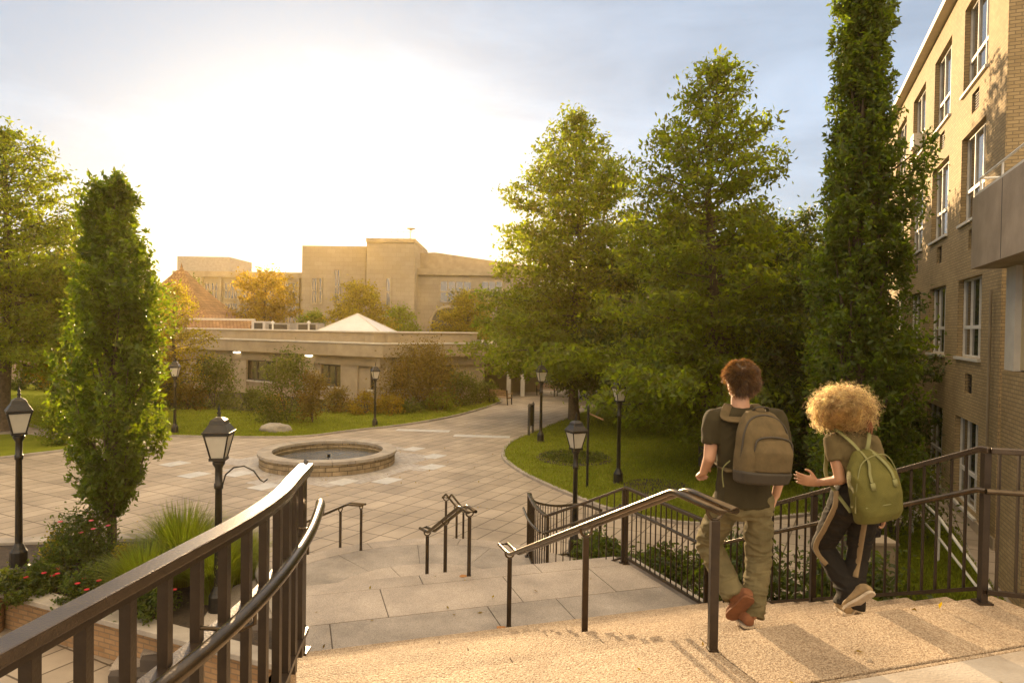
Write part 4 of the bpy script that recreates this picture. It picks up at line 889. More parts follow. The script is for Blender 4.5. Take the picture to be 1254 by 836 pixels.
# ------------------------------------------------------------------ VEGETATION
def leafmesh(name, P, size, mat, parent, up=0.35, jit=0.3, aspect=0.5, seed=0, droop=0.0):
    rs = np.random.RandomState(seed); n = len(P)
    d = rs.normal(size=(n, 3)); d[:, 2] -= droop; d /= np.linalg.norm(d, axis=1)[:, None]
    nr = rs.normal(size=(n, 3)); nr[:, 2] += up * 2; nr -= d * (nr * d).sum(1)[:, None]; nr /= (np.linalg.norm(nr, axis=1)[:, None] + 1e-9)
    s = np.cross(d, nr); sz = size * (1 + jit * rs.uniform(-1.3, 1.3, n))[:, None]
    tip = P + d * sz; base = P - d * sz * 0.15; fold = nr * sz * 0.10
    mid = P + d * sz * 0.42
    V = np.stack([base, mid + s * sz * aspect * 0.5 + fold, tip, mid - s * sz * aspect * 0.5 + fold], 1).reshape(-1, 3)
    off = np.array(OFF.get(parent.name, Vector((0, 0, 0)))) if parent else np.zeros(3)
    V = V - off
    me = bpy.data.meshes.new(name); me.vertices.add(4 * n); me.vertices.foreach_set('co', V.ravel().astype(np.float32))
    me.loops.add(4 * n); me.loops.foreach_set('vertex_index', np.arange(4 * n, dtype=np.int32))
    me.polygons.add(n); me.polygons.foreach_set('loop_start', np.arange(0, 4 * n, 4, dtype=np.int32)); me.polygons.foreach_set('loop_total', np.full(n, 4, dtype=np.int32))
    me.update(calc_edges=True); me.materials.append(MATS[mat])
    o = bpy.data.objects.new(name, me); COL.objects.link(o)
    if parent: o.parent = parent; OFF[o.name] = Vector(off)
    return o
def broad_tree(label, base, H, prof, trunk_r, mat, leaf=0.13, nb=70, per=34, seed=1, name='oak_tree', cat='tree', z_lo=0.12, steep=0.9, low=-0.05, group=None, clump=0.30, twigs=7, limbs=()):
    """central leader with whorled branches, twigs and leaf clusters; prof(t) gives the crown radius at height fraction t"""
    rs = np.random.RandomState(seed); base = Vector(base); root = thing(name, label, cat, base, group=group)
    tr = MB(); lead = [base + Vector((0.12 * math.sin(k * 0.7 + seed), 0.12 * math.cos(k * 0.9 + seed), H * k / 12)) for k in range(13)]
    lead[0] = base.copy()
    tr.tube(lead, [trunk_r * (1.25 if k == 0 else 1) * (1 - k / 12.6) + 0.012 for k in range(13)], 9)
    Ps = []; 
    for i in range(nb):
        t = z_lo + (1 - z_lo) * ((i + rs.uniform(0, 1)) / nb) ** 0.92; az = i * 2.39996 + rs.uniform(-.4, .4)
        L_ = prof(t) * rs.uniform(0.58, 1.16); k = t * 12; j = min(11, int(k)); p0 = lead[j].lerp(lead[j + 1], k - j)
        el = low + steep * max(0, t - 0.25) ** 1.2 + rs.uniform(-.12, .12); dr = Vector((math.cos(az), math.sin(az), 0))
        pts = []
        for q in range(6):
            s = q / 5; pts.append(p0 + dr * (L_ * s * math.cos(el)) + Vector((0, 0, L_ * s * math.sin(el) + 0.10 * L_ * s * s - (0.05 * L_ if t < 0.35 else 0) * s)))
        tr.tube(pts, [max(0.008, trunk_r * 0.28 * (1 - t * 0.7) * (1 - q / 5.5)) for q in range(6)], 5, caps=False)
        nt_ = max(3, int(twigs * L_ / 2.5))
        for q in range(nt_):
            s = 0.22 + 0.78 * (q + rs.uniform(0, 1)) / nt_; k2 = s * 5; j2 = min(4, int(k2)); pp = pts[j2].lerp(pts[j2 + 1], k2 - j2)
            ta = az + rs.choice([-1, 1]) * rs.uniform(0.5, 1.3); tl = L_ * (0.12 + 0.34 * (1 - s)) * rs.uniform(.7, 1.3)
            te = pp + Vector((math.cos(ta), math.sin(ta), rs.uniform(-0.15, 0.5))) * tl
            tr.tube([pp, te], [0.012, 0.004], 3, caps=False)
            m_ = max(4, int(per * rs.uniform(.3, 1.5) * (0.4 + tl) * (1.25 - 0.8 * t)))
            ss = rs.uniform(0, 1.1, (m_, 1)); c = np.array(pp) + (np.array(te) - np.array(pp)) * ss
            Ps.append(c + rs.normal(size=(m_, 3)) * np.array([clump, clump, clump * 0.5]) * (0.5 + 0.5 * min(1, tl)) * (1.1 - 0.55 * t))
        e_ = np.array(pts[-1]); Ps.append(e_ + rs.normal(size=(int(per * .6), 3)) * clump * 0.6)
    for (tx, ty, tz, r_, n_) in limbs:      # long low limbs with their foliage
        a_ = lead[2]; e_ = Vector((tx, ty, tz)); m1 = a_.lerp(e_, .5) + Vector((0, 0, 0.5)); tr.tube(catmull([a_, m1, e_], 4), [0.07 - 0.06 * q / 8 for q in range(9)], 6, caps=False)
        for q in range(10):
            c_ = m1.lerp(e_, 0.1 + 0.9 * q / 9) + Vector(rs.normal(size=3) * np.array([r_, r_, r_ * .5])); Ps.append(np.array(c_) + rs.normal(size=(n_ // 10, 3)) * clump * 0.8)
    tr.build('trunk', 'bark', root)
    leafmesh('crown', np.concatenate(Ps), leaf, mat, root, seed=seed)
    return root
def column_tree(label, base, H, prof_, trunk_r, mat, leaf, n_sh, per, seed, zc0, name='columnar_tree', clump=0.1, group=None, side=()):
    """narrow upright tree: steep limbs, leaves on short shoots that fill an uneven column"""
    prof = lambda t: prof_(t) * 0.86
    rs = np.random.RandomState(seed); base = Vector(base); root = thing(name, label, 'tree', base, group=group); tr = MB()
    tr.tube([base + Vector((0.02 * math.sin(k * 1.3), 0.02 * math.cos(k * 1.7), H * 0.95 * k / 10)) for k in range(11)], [trunk_r * (1 - k / 10.8) + 0.006 for k in range(11)], 9)
    Ps = []; nC = int(26 * H / 2.2); CL = []
    for i in range(nC):     # limbs: each carries its own upright plume of shoots
        t = (i + rs.uniform(0, 1)) / nC; az = i * 2.39996 + rs.uniform(-.5, .5); R_ = prof(t); z = zc0 + (H - zc0) * t * (0.985)
        rc = R_ * rs.uniform(0.25, 0.80); CL.append((rc * math.cos(az), rc * math.sin(az), z, R_ * rs.uniform(0.24, 0.44)))
        p = base + Vector((rc * math.cos(az), rc * math.sin(az), z + 0.1)); zz = max(zc0 * 0.75, z - rc * 2.4 - 0.35)
        tr.tube([base + Vector((0, 0, zz)), base + Vector((rc * .65 * math.cos(az), rc * .65 * math.sin(az), zz * .5 + z * .5)), p], [trunk_r * 0.34, trunk_r * 0.2, 0.006], 5, caps=False)
    for i in range(n_sh):
        cx_, cy_, cz_, cr_ = CL[rs.randint(0, nC)]; q = rs.normal(size=3); q /= np.linalg.norm(q); rad = rs.uniform(0.3, 1.05) ** 0.6
        pz = cz_ + q[2] * cr_ * 1.9 * rad; pz = max(pz, zc0 * 0.9); x_ = cx_ + q[0] * cr_ * rad; y_ = cy_ + q[1] * cr_ * rad
        p = base + Vector((x_, y_, pz)); az = math.atan2(y_, x_)
        ln = rs.uniform(0.10, 0.36) * (1.5 if rs.uniform() < 0.12 else 1); dv = Vector((math.cos(az) * 0.5, math.sin(az) * 0.5, rs.uniform(0.5, 1.2))).normalized() * ln; m_ = max(3, int(per * rs.uniform(.5, 1.4)))
        ss = rs.uniform(0, 1, (m_, 1)); Ps.append(np.array(p) + np.array(dv) * ss + rs.normal(size=(m_, 3)) * clump * (0.85 - 0.6 * ss))
    for (dx, dy, z, r, n_) in side:     # stray side shoots
        c = np.array(base + Vector((dx, dy, z))); Ps.append(c + rs.normal(size=(n_, 3)) * r); tr.tube([base + Vector((0, 0, z - 1.0)), base + Vector((dx, dy, z))], [0.03, 0.008], 4, caps=False)
    tr.build('trunk', 'bark', root); leafmesh('crown', np.concatenate(Ps), leaf, mat, root, seed=seed, up=0.2)
    return root
def lerpf(xs_, ys_): return lambda t: float(np.interp(t, xs_, ys_))
# two big oaks
p = G(703, 515); broad_tree('tall pyramidal oak left of the pair, trunk at the lawn corner', p, 15.4, lerpf([0.1, .2, .35, .5, .7, .85, 1], [3.6, 5.0, 4.9, 4.6, 3.3, 2.0, 0.3]), 0.25, 'leaf_oak', 0.20, 150, 44, 3, z_lo=0.15, clump=0.36, limbs=((1.2, 27.4, 3.25, 0.35, 700), (-0.4, 29.5, 3.6, 0.5, 700), (2.4, 29.0, 3.3, 0.5, 700)))
p = D(868, 500, 23); p.z = 0; broad_tree('tallest oak with an open feathery top behind the man', p, 13.5, lerpf([0.08, .2, .35, .5, .65, .8, .92, 1], [3.5, 3.9, 3.6, 3.1, 2.75, 2.1, 1.0, 0.2]), 0.24, 'leaf_oak', 0.17, 150, 44, 5, z_lo=0.09, clump=0.32, twigs=8, limbs=((3.15, 19.7, 3.2, 0.32, 800), (4.2, 19.2, 3.0, 0.4, 700), (3.5, 21.0, 3.0, 0.4, 600)))
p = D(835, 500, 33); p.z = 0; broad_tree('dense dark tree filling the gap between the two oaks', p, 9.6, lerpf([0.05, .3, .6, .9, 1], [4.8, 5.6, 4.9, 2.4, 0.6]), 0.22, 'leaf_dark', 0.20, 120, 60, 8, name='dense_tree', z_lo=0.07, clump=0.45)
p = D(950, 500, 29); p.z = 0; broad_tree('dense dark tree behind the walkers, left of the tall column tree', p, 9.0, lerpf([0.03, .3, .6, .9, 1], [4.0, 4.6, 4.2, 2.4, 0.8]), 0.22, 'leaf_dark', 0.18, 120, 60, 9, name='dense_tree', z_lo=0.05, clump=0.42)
p = D(1010, 500, 21); p.z = 0; broad_tree('low dark tree at the foot of the tall column tree', p, 6.2, lerpf([0.03, .3, .6, .9, 1], [2.6, 3.1, 2.7, 1.4, 0.4]), 0.15, 'leaf_dark', 0.13, 90, 70, 10, name='small_tree', z_lo=0.04, clump=0.32)
p = G(728, 500); broad_tree('small tree with orange leaves at its foot under the big oak', (p.x + 1.2, p.y - 2, 0), 3.2, lerpf([0.0, .4, .8, 1], [0.9, 1.3, 0.9, .2]), 0.08, 'leaf_gold', 0.14, 30, 40, 12, name='small_tree', z_lo=0.1, clump=0.25)
# far mass behind
for i, (px, d, H, r, mt, lb) in enumerate(((760, 46, 8.5, 5.0, 'leaf_dark', 'rounded far tree between the oaks, beyond the path'), (1000, 44, 9.5, 5.5, 'leaf_dark', 'rounded far tree just left of the column tree'), (655, 58, 7.4, 4.6, 'leaf_oak', 'far tree behind the benches'), (905, 50, 9, 6.0, 'leaf_dark', 'far tree hidden behind the tallest oak'))):
    p = D(px, 500, d); p.z = 0; broad_tree(lb, p, H, lerpf([0.05, .4, .8, 1], [r * .8, r, r * .7, r * .2]), 0.2, mt, 0.28, 90, 34, 20 + i, name='round_tree', z_lo=0.1 if px != 655 else 0.25, clump=0.55)
# tall column tree on the right
column_tree('very tall narrow columnar tree beside the brick building', (7.05, 14.0, 0), 13.4, lerpf([0, .12, .3, .5, .65, .8, .92, 1], [1.15, 1.42, 1.22, 0.92, 0.72, 0.60, 0.50, 0.34]), 0.17, 'leaf_col', 0.10, 2900, 26, 31, 0.9, clump=0.085,
            side=((0.9, -0.4, 7.6, 0.16, 330), (1.0, -0.5, 8.0, 0.15, 260), (0.85, -0.3, 7.1, 0.17, 330), (1.1, -0.5, 8.4, 0.1, 120), (1.15, 0.0, 4.6, 0.2, 330)))
# left column tree in the planter
q = G(136, 693, PZ - 0.07); column_tree('upright columnar tree with a bare forked stem in the planter', q, 6.4, lerpf([0, .08, .2, .35, .47, .55, .7, .85, 1], [0.20, 0.62, 0.92, 1.0, 0.86, 0.80, 0.82, 0.52, 0.10]), 0.075, 'leaf_col', 0.085, 1500, 24, 33, 0.95, clump=0.07,
            side=((0.62, 0.1, 4.5, 0.15, 260), (0.72, 0.0, 4.1, 0.15, 260), (0.68, 0.0, 3.3, 0.13, 180)))
# left edge tree, lit through, orange at the bottom
broad_tree('large spreading tree at the left edge with golden lower leaves', (-21.5, 29, 0), 12.5, lerpf([0.15, .3, .45, .6, .8, 1], [4.5, 5.8, 5.2, 4.0, 2.6, 0.4]), 0.28, 'leaf_oak', 0.17, 130, 44, 41, z_lo=0.24, clump=0.34)
broad_tree('tree behind the left columnar tree with sunlit gold put into its leaves', (-22.5, 36, 0), 8.2, lerpf([0.15, .3, .6, .8, 1], [3.2, 4.4, 3.8, 2.4, 0.5]), 0.2, 'leaf_orange', 0.17, 90, 40, 42, z_lo=0.2, clump=0.4, name='sun_gold_tree')  # orange leaf colour stands in for sunlight on this tree
broad_tree('yellow green tree beside the tiled pavilion', (-18.8, 38, 0), 6.6, lerpf([0.05, .3, .6, .8, 1], [1.9, 2.6, 2.2, 1.4, 0.3]), 0.15, 'leaf_gold', 0.14, 70, 40, 43, z_lo=0.08, clump=0.32, name='small_tree')
# trees behind the low building
for i, (px, d, ytop, r, mt, lb) in enumerate(((325, 66, 336, 3.4, 'leaf_orange', 'rounded autumn tree behind the flat roof, left of the towers'), (440, 68, 352, 3.6, 'leaf_gold', 'golden tree behind the pyramid skylight'), (572, 74, 362, 3.6, 'leaf_gold', 'green tree in front of the far arched entrance'),
                                   (233, 72, 345, 2.2, 'leaf_dark', 'dark tree between the tiled roof and the far hall'), (490, 76, 380, 2.4, 'leaf_oak', 'small tree right of the pyramid skylight'), (385, 80, 385, 2.2, 'leaf_oak', 'low tree just left of the pyramid skylight'))):
    p = D(px, ytop, d); H = p.z; p.z = 0; broad_tree(lb, p, H, lerpf([0.1, .45, .8, 1], [r * .7, r, r * .75, r * .2]), 0.2, mt, 0.26, 70, 34, 50 + i, name='round_tree', z_lo=0.2, clump=0.5)
def shrub(label, base, w, h, mat, leaf, n, seed, name='shrub', cat='shrub', group=None, depth=None, stems=5):
    rs = np.random.RandomState(seed); base = Vector(base); root = thing(name, label, cat, base, group=group); depth = depth or w
    m_ = MB()
    for k in range(stems):
        a = rs.uniform(0, 6.28); e = base + Vector((math.cos(a) * w * .3, math.sin(a) * depth * .3, h * .7)); m_.tube([base, base.lerp(e, .5) + Vector((0, 0, h * .1)), e], [0.02, 0.014, 0.005], 5, caps=False)
    m_.build('stems', 'bark', root)
    nc = 26 if w < 3 else 60; C_ = []; 
    for k in range(nc):
        a = rs.uniform(0, 6.28); rr = math.sqrt(rs.uniform(0, 1)); zz = rs.uniform(0.05, 1) ** 0.8; sh = math.sqrt(max(0.05, 1 - (zz * 0.95) ** 2.2)); C_.append((math.cos(a) * rr * w / 2 * sh, math.sin(a) * rr * depth / 2 * sh, zz * h * 0.9))
    C_ = np.array(C_); idx = rs.randint(0, nc, n); cl = min(w, h) * 0.13
    P = np.array(base) + C_[idx] + rs.normal(size=(n, 3)) * np.array([cl, cl, cl]); P[:, 2] = np.maximum(P[:, 2], base.z + 0.02)
    leafmesh('foliage', P, leaf, mat, root, seed=seed)
    return root
sh = [(262, 506, 2.6, 3.4, 'leaf_shrub', 'tall upright shrub at the left end of the low building wall', 'trees'), (352, 517, 2.7, 4.0, 'leaf_shrub', 'dark small tree standing on the lawn before the low building', ''),
      (383, 519, 1.7, 3.1, 'leaf_flare_red', 'flare reddened upright shrub beside the dark small tree', ''), (516, 500, 5.2, 4.3, 'leaf_flare_red', 'broad flare reddened green shrub hiding the corner of the low building', ''),
      (562, 497, 3.2, 2.4, 'leaf_shrub', 'rounded green shrub right of the broad reddish one', ''), (540, 503, 2.2, 1.3, 'leaf_oak', 'pale low shrub at the right end of the planting bed', ''),
      (592, 493, 2.6, 1.6, 'leaf_shrub', 'low shrub behind the nearer wooden bench', ''), (448, 507, 2.2, 1.3, 'leaf_orange', 'low orange shrub beside the lamp in front of the wall', ''),
      (415, 508, 1.8, 1.6, 'leaf_flare_red', 'flare reddened shrub against the fluted pilaster', ''), (310, 510, 2.6, 1.4, 'leaf_shrub', 'rounded shrub under the long low window', ''),
      (335, 512, 1.7, 1.2, 'leaf_orange', 'small orange shrub at the trunk of the dark small tree', ''), (232, 508, 2.2, 1.6, 'leaf_flare_red', 'flare reddened shrub at the foot of the tall upright shrub', ''),
      (200, 503, 3.0, 2.6, 'leaf_shrub', 'bushy dark shrub behind the far left lawn lamp', ''), (478, 508, 2.3, 1.2, 'leaf_orange', 'low bronze shrub right of the front lawn lamp', ''), (500, 506, 2.0, 1.0, 'leaf_shrub', 'low green shrub in front of the broad reddish one', '')]
for i, (px, py, w_, h_, mt, lb, _) in enumerate(sh):
    p = G(px, py - (0 if px in (352, 383) or px > 430 else 6 if px < 400 else 3)); shrub(lb, p, w_ * 0.9, h_ * 0.82, mt, 0.12, int(1000 * w_ * h_ / 2), 100 + i, name='shrub', group='shrubs along the low building')
p = G(70, 545); shrub('round pale green bush at the edge of the left lawn', p, 1.3, 1.15, 'leaf_oak', 0.10, 2200, 130, name='bush')
p = G(30, 478); shrub('clipped dark hedge in front of the brick block', Vector((-30, 46, 0)), 11, 1.5, 'leaf_dark', 0.16, 9000, 131, name='hedge', cat='hedge', depth=1.5)
# rose bushes and low plants in the planter
zs_ = PZ - 0.07
def flowers(root, base, w, h, n, mat, r, seed):
    rs = np.random.RandomState(seed); m_ = MB()
    for k in range(n):
        a = rs.uniform(0, 6.28); rr = rs.uniform(0.3, 1) * w / 2; c = Vector(base) + Vector((math.cos(a) * rr, math.sin(a) * rr, h * rs.uniform(0.55, 1.02)))
        for j in range(7):
            b = j * 0.9; q = c + Vector((math.cos(b), math.sin(b), 0.3)) * r * 0.5; m_.ell(q, (r * .6, r * .6, r * .25), 6, 4)
    m_.build('flowers', mat, root)
for i, (px, py, w_, h_, n, mt, fl, nf, lb) in enumerate(((100, 705, 0.95, 1.05, 5200, 'leaf_rose', 'petal_pink', 9, 'leggy rose bush with small pink blooms left of the columnar stem'), (52, 727, 0.8, 0.42, 2600, 'leaf_rose', 'petal_red', 7, 'low rose bush with red blooms beside the left lamp base'),
                                                  (15, 735, 1.0, 0.4, 2600, 'leaf_shrub', None, 0, 'low green ground shrub at the left end of the planter'), (118, 738, 0.9, 0.5, 3000, 'leaf_rose', 'petal_red', 5, 'low rose bush with a few red flowers behind the coping'),
                                                  (160, 712, 0.7, 0.55, 2200, 'leaf_gold', None, 0, 'yellowish low shrub at the foot of the columnar stem'), (75, 700, 0.5, 0.7, 1500, 'leaf_gold', None, 0, 'yellow leaved sprig bush behind the red roses'),
                                                  (185, 760, 0.7, 0.5, 1800, 'leaf_rose', 'petal_red', 3, 'rose bush seen between the guard railing balusters'))):
    p = G(px, py, zs_); p.z = zs_; rt_ = shrub(lb, p, w_, h_, mt, 0.055, n, 140 + i, name='rose_bush' if fl else 'low_shrub', stems=8)
    if fl: flowers(rt_, p, w_, h_, nf, fl, 0.035, 160 + i)
# ornamental grass
def grass_clump(label, base, n, L0, spread, seed, group='clumps of tall ornamental grass'):
    rs = np.random.RandomState(seed); root = thing('ornamental_grass', label, 'grass clump', base, group=group); V = []; Fc = []; b3 = np.array(base)
    for k in range(n):
        a = rs.uniform(0, 6.28); r0_ = rs.uniform(0, 0.22) * spread; L_ = L0 * rs.uniform(.65, 1.15); lean = rs.uniform(0.12, 1.0) ** 1.0 * 0.95 * spread; w_ = 0.0055
        d = np.array([math.cos(a), math.sin(a), 0]); sd = np.array([-d[1], d[0], 0]); st_ = len(V); p0 = b3 + d * r0_
        for q in range(6):
            s = q / 5; z = L_ * (s - 0.42 * lean * s ** 2.4) ; x = L_ * lean * 0.75 * s ** 1.8; c = p0 + d * x + np.array([0, 0, z]); ww = w_ * (1 - s ** 2) + 0.0008
            V += [c - sd * ww, c + sd * ww]
        for q in range(5): Fc.append((st_ + 2 * q, st_ + 2 * q + 1, st_ + 2 * q + 3, st_ + 2 * q + 2))
    m_ = MB(); m_.v = [tuple(v) for v in V]; m_.f = Fc; m_.sm = [False] * len(Fc)
    m_.build('blades', 'blade', root); return root
for i, (px, py, n, L0, sp, lb) in enumerate(((222, 715, 3200, 1.25, 1.0, 'largest clump of tall arching grass in front of the lamp with the arm'), (178, 742, 2200, 0.95, 1.0, 'grass clump nearest the guard railing, left of the largest'), (262, 735, 2400, 1.05, 1.0, 'grass clump close behind the guard railing right of the lamp'), (296, 712, 1500, 0.85, 0.9, 'small grass clump at the right end of the planter'))):
    p = G(px, py, zs_); grass_clump(lb, (p.x, p.y, zs_), n, L0, sp, 170 + i)
# plants below the right railing
for i, (x, y, w_, h_, n, mt, lb) in enumerate(((3.35, 9.6, 1.5, 1.5, 6500, 'leaf_rose', 'leafy bush behind the man seen through the railing'), (4.4, 8.7, 1.6, 1.6, 6500, 'leaf_rose', 'leafy bush between the two walkers behind the railing'), (2.6, 11.3, 1.6, 0.9, 4200, 'leaf_rose', 'low bush beyond the middle landing railing'),
                                           (1.7, 12.4, 1.4, 0.8, 3200, 'leaf_rose', 'small bush at the far end of the middle landing railing'), (5.6, 9.3, 1.2, 0.9, 3000, 'leaf_shrub', 'low bush to the right of the woman behind the railing'), (8.6, 15.2, 2.2, 1.9, 5000, 'leaf_shrub', 'dark bush against the brick building wall'))):
    shrub(lb, (x, y, 0), w_, h_, mt, 0.09, n, 190 + i, name='leafy_bush', stems=6)
grass_clump('wispy grass tuft below the right railing', (6.3, 8.6, 0.02), 700, 0.9, 1.0, 210, None)
# low plants in the mulch ring, uncountable
c = G(703, 562); rs = np.random.RandomState(5); n = 1800; a = rs.uniform(0, 6.28, n); r = np.sqrt(rs.uniform(0, 1, n)) * 1.15
P = np.stack([c.x + r * np.cos(a), c.y + r * np.sin(a), 0.05 + rs.uniform(0, 0.12, n)], 1); o = leafmesh('ground_cover', P, 0.09, 'leaf_shrub', None, seed=4); o['kind'] = 'stuff'
# lawn blades near the visible edges, uncountable
def lawn_blades(name, fn, n, seed):
    rs = np.random.RandomState(seed); P = fn(rs, n); me_ = leafmesh(name, P, 0.075, 'leaf_oak' if False else 'lawnblade', None, up=-0.6, seed=seed, droop=-2.2, aspect=0.28); me_['kind'] = 'stuff'
pm('lawnblade', (0.19, 0.22, 0.016), (0.14, 0.165, 0.011), 0.8, 0.6, transl=0.35, island=0.3, spec=0.2)
def inpoly(P, poly):
    x, y = P[:, 0], P[:, 1]; ins = np.zeros(len(P), bool); n = len(poly); j = n - 1
    for i in range(n):
        xi, yi = poly[i][0], poly[i][1]; xj, yj = poly[j][0], poly[j][1]
        c = ((yi > y) != (yj > y)) & (x < (xj - xi) * (y - yi) / (yj - yi + 1e-12) + xi); ins ^= c; j = i
    return ins
def fpoly(poly, dens=1.3):
    pl_ = catmull([Vector((p[0], p[1], 0)) for p in poly], 5, True)
    def f(rs, n):
        xs_ = [p.x for p in pl_]; ys_ = [p.y for p in pl_]; P = np.stack([rs.uniform(min(xs_), max(xs_), n), min(ys_) + (max(ys_) - min(ys_)) * rs.uniform(0, 1, n) ** dens, np.full(n, 0.05)], 1); return P[inpoly(P, pl_)]
    return f
rs = np.random.RandomState(61); n = 420; P = np.stack([rs.uniform(-9, 4, n), rs.uniform(12.5, 34, n), np.full(n, 0.012)], 1); P = P[~inpoly(P, pp)]
P2_ = np.array([list(S(u, v, Z1 + 0.008)) for u, v in zip(rs.uniform(7.2, 9.2, 16), rs.uniform(0.2, 4.5, 16))]); P3_ = np.array([list(S(u, v, ZT + 0.008)) for u, v in zip(rs.uniform(2.2, 3.7, 14), rs.uniform(0.3, 4.6, 14))])
o = leafmesh('fallen_leaves', np.concatenate([P, P2_, P3_]), 0.045, 'leaf_orange', None, up=30.0, seed=9, aspect=0.6); o['kind'] = 'stuff'
lawn_blades('lawn_grass', fpoly(rl, 1.8), 170000, 301)
lawn_blades('facade_grass', fpoly([(6.0, 10.2), (7.2, 9.2), (8.4, 11.4), (9.2, 13.4), (10.5, 16.4), (8.4, 15.6), (6.6, 13.0)], 1.0), 50000, 302)
lawn_blades('back_grass', fpoly(Gp([(60, 528), (190, 534), (300, 536), (372, 535), (430, 528), (500, 520), (560, 509), (604, 496)]) + [Vector((-3, 44, 0)), Vector((-20, 42, 0)), Vector((-40, 42, 0))], 1.8), 170000, 303)
# ------------------------------------------------------------------ PEOPLE
pm('skin_light', (0.52, 0.29, 0.18), (0.46, 0.245, 0.15), 14, 0.5, 0.1, 200, spec=0.4)
pm('skin_tan', (0.40, 0.215, 0.12), (0.345, 0.18, 0.10), 14, 0.48, 0.1, 200, spec=0.4)
pm('tee_dark', (0.050, 0.040, 0.020), (0.038, 0.030, 0.015), 8, 0.9, 0.4, 300, spec=0.15)
pm('tee_olive', (0.135, 0.10, 0.045), (0.105, 0.08, 0.036), 8, 0.9, 0.4, 300, spec=0.15)
pm('jeans', (0.185, 0.15, 0.075), (0.12, 0.10, 0.05), 7, 0.9, 0.6, 260, detail=8, spec=0.15)
pm('black_cloth', (0.020, 0.016, 0.012), (0.012, 0.010, 0.008), 8, 0.85, 0.3, 260, spec=0.2)
pm('tan_cloth', (0.24, 0.165, 0.08), (0.20, 0.135, 0.065), 8, 0.85, 0.3, 260)
pm('pack_taupe', (0.15, 0.105, 0.050), (0.11, 0.08, 0.038), 14, 0.85, 0.6, 420, spec=0.2)
pm('pack_trim', (0.045, 0.034, 0.02), rough=0.7)
pm('pack_green', (0.125, 0.112, 0.022), (0.092, 0.085, 0.016), 6, 0.75, 0.4, 350, spec=0.3)
pm('strap_green', (0.18, 0.175, 0.06), (0.15, 0.145, 0.05), 14, 0.7)
pm('suede', (0.21, 0.078, 0.028), (0.15, 0.055, 0.02), 20, 0.8, 0.4, 300)
pm('sole_pale', (0.55, 0.46, 0.34), (0.42, 0.34, 0.24), 20, 0.8, 0.5, 150)
pm('shoe_tan', (0.28, 0.19, 0.09), (0.2, 0.14, 0.07), 20, 0.8)
pm('hair_brown', (0.10, 0.056, 0.022), (0.05, 0.029, 0.013), 30, 0.4, transl=0.35, island=0.45, spec=0.6, tcol=(5.0, 4.2, 2.5))
pm('hair_curl', (0.33, 0.215, 0.095), (0.17, 0.10, 0.042), 14, 0.4, transl=0.68, island=0.5, spec=0.8, tcol=(3.0, 3.8, 4.6))
pm('screen', (0.01, 0.01, 0.012), rough=0.15)
def loft(mb, rings, n=20, p=2.0, up=(0, 0, 1)):
    """rings: (centre, half-width vector, half-depth vector); superellipse exponent p; closed flat ends"""
    vs = []
    for (c, a, b) in rings:
        c, a, b = Vector(c), Vector(a), Vector(b)
        for k in range(n):
            t = 2 * math.pi * k / n; ct, st_ = math.cos(t), math.sin(t)
            vs.append(c + a * (math.copysign(abs(ct) ** (2 / p), ct)) + b * (math.copysign(abs(st_) ** (2 / p), st_)))
    fs = []
    for i in range(len(rings) - 1):
        for j in range(n): fs.append((i * n + j, i * n + (j + 1) % n, (i + 1) * n + (j + 1) % n, (i + 1) * n + j))
    fs.append(tuple(range(n - 1, -1, -1))); e = (len(rings) - 1) * n; fs.append(tuple(range(e, e + n)))
    mb.add(vs, fs, True); return mb
def capsule(mb, a, b, ra, rb, n=14):
    a, b = Vector(a), Vector(b); d = (b - a); L_ = d.length; d.normalize(); pts = []; rad = []
    for k in range(4): t = math.pi / 2 * k / 4; pts.append(a - d * ra * math.cos(t)); rad.append(max(0.001, ra * math.sin(t)))
    pts.append(a); rad.append(ra); pts.append(b); rad.append(rb)
    for k in range(1, 5): t = math.pi / 2 * k / 4; pts.append(b + d * rb * math.sin(t)); rad.append(max(0.001, rb * math.cos(t)))
    mb.tube(pts, rad, n); return mb
def chain(mb, pts, rads):
    for i in range(len(pts) - 1): capsule(mb, pts[i], pts[i + 1], rads[i], rads[i + 1])
    return mb
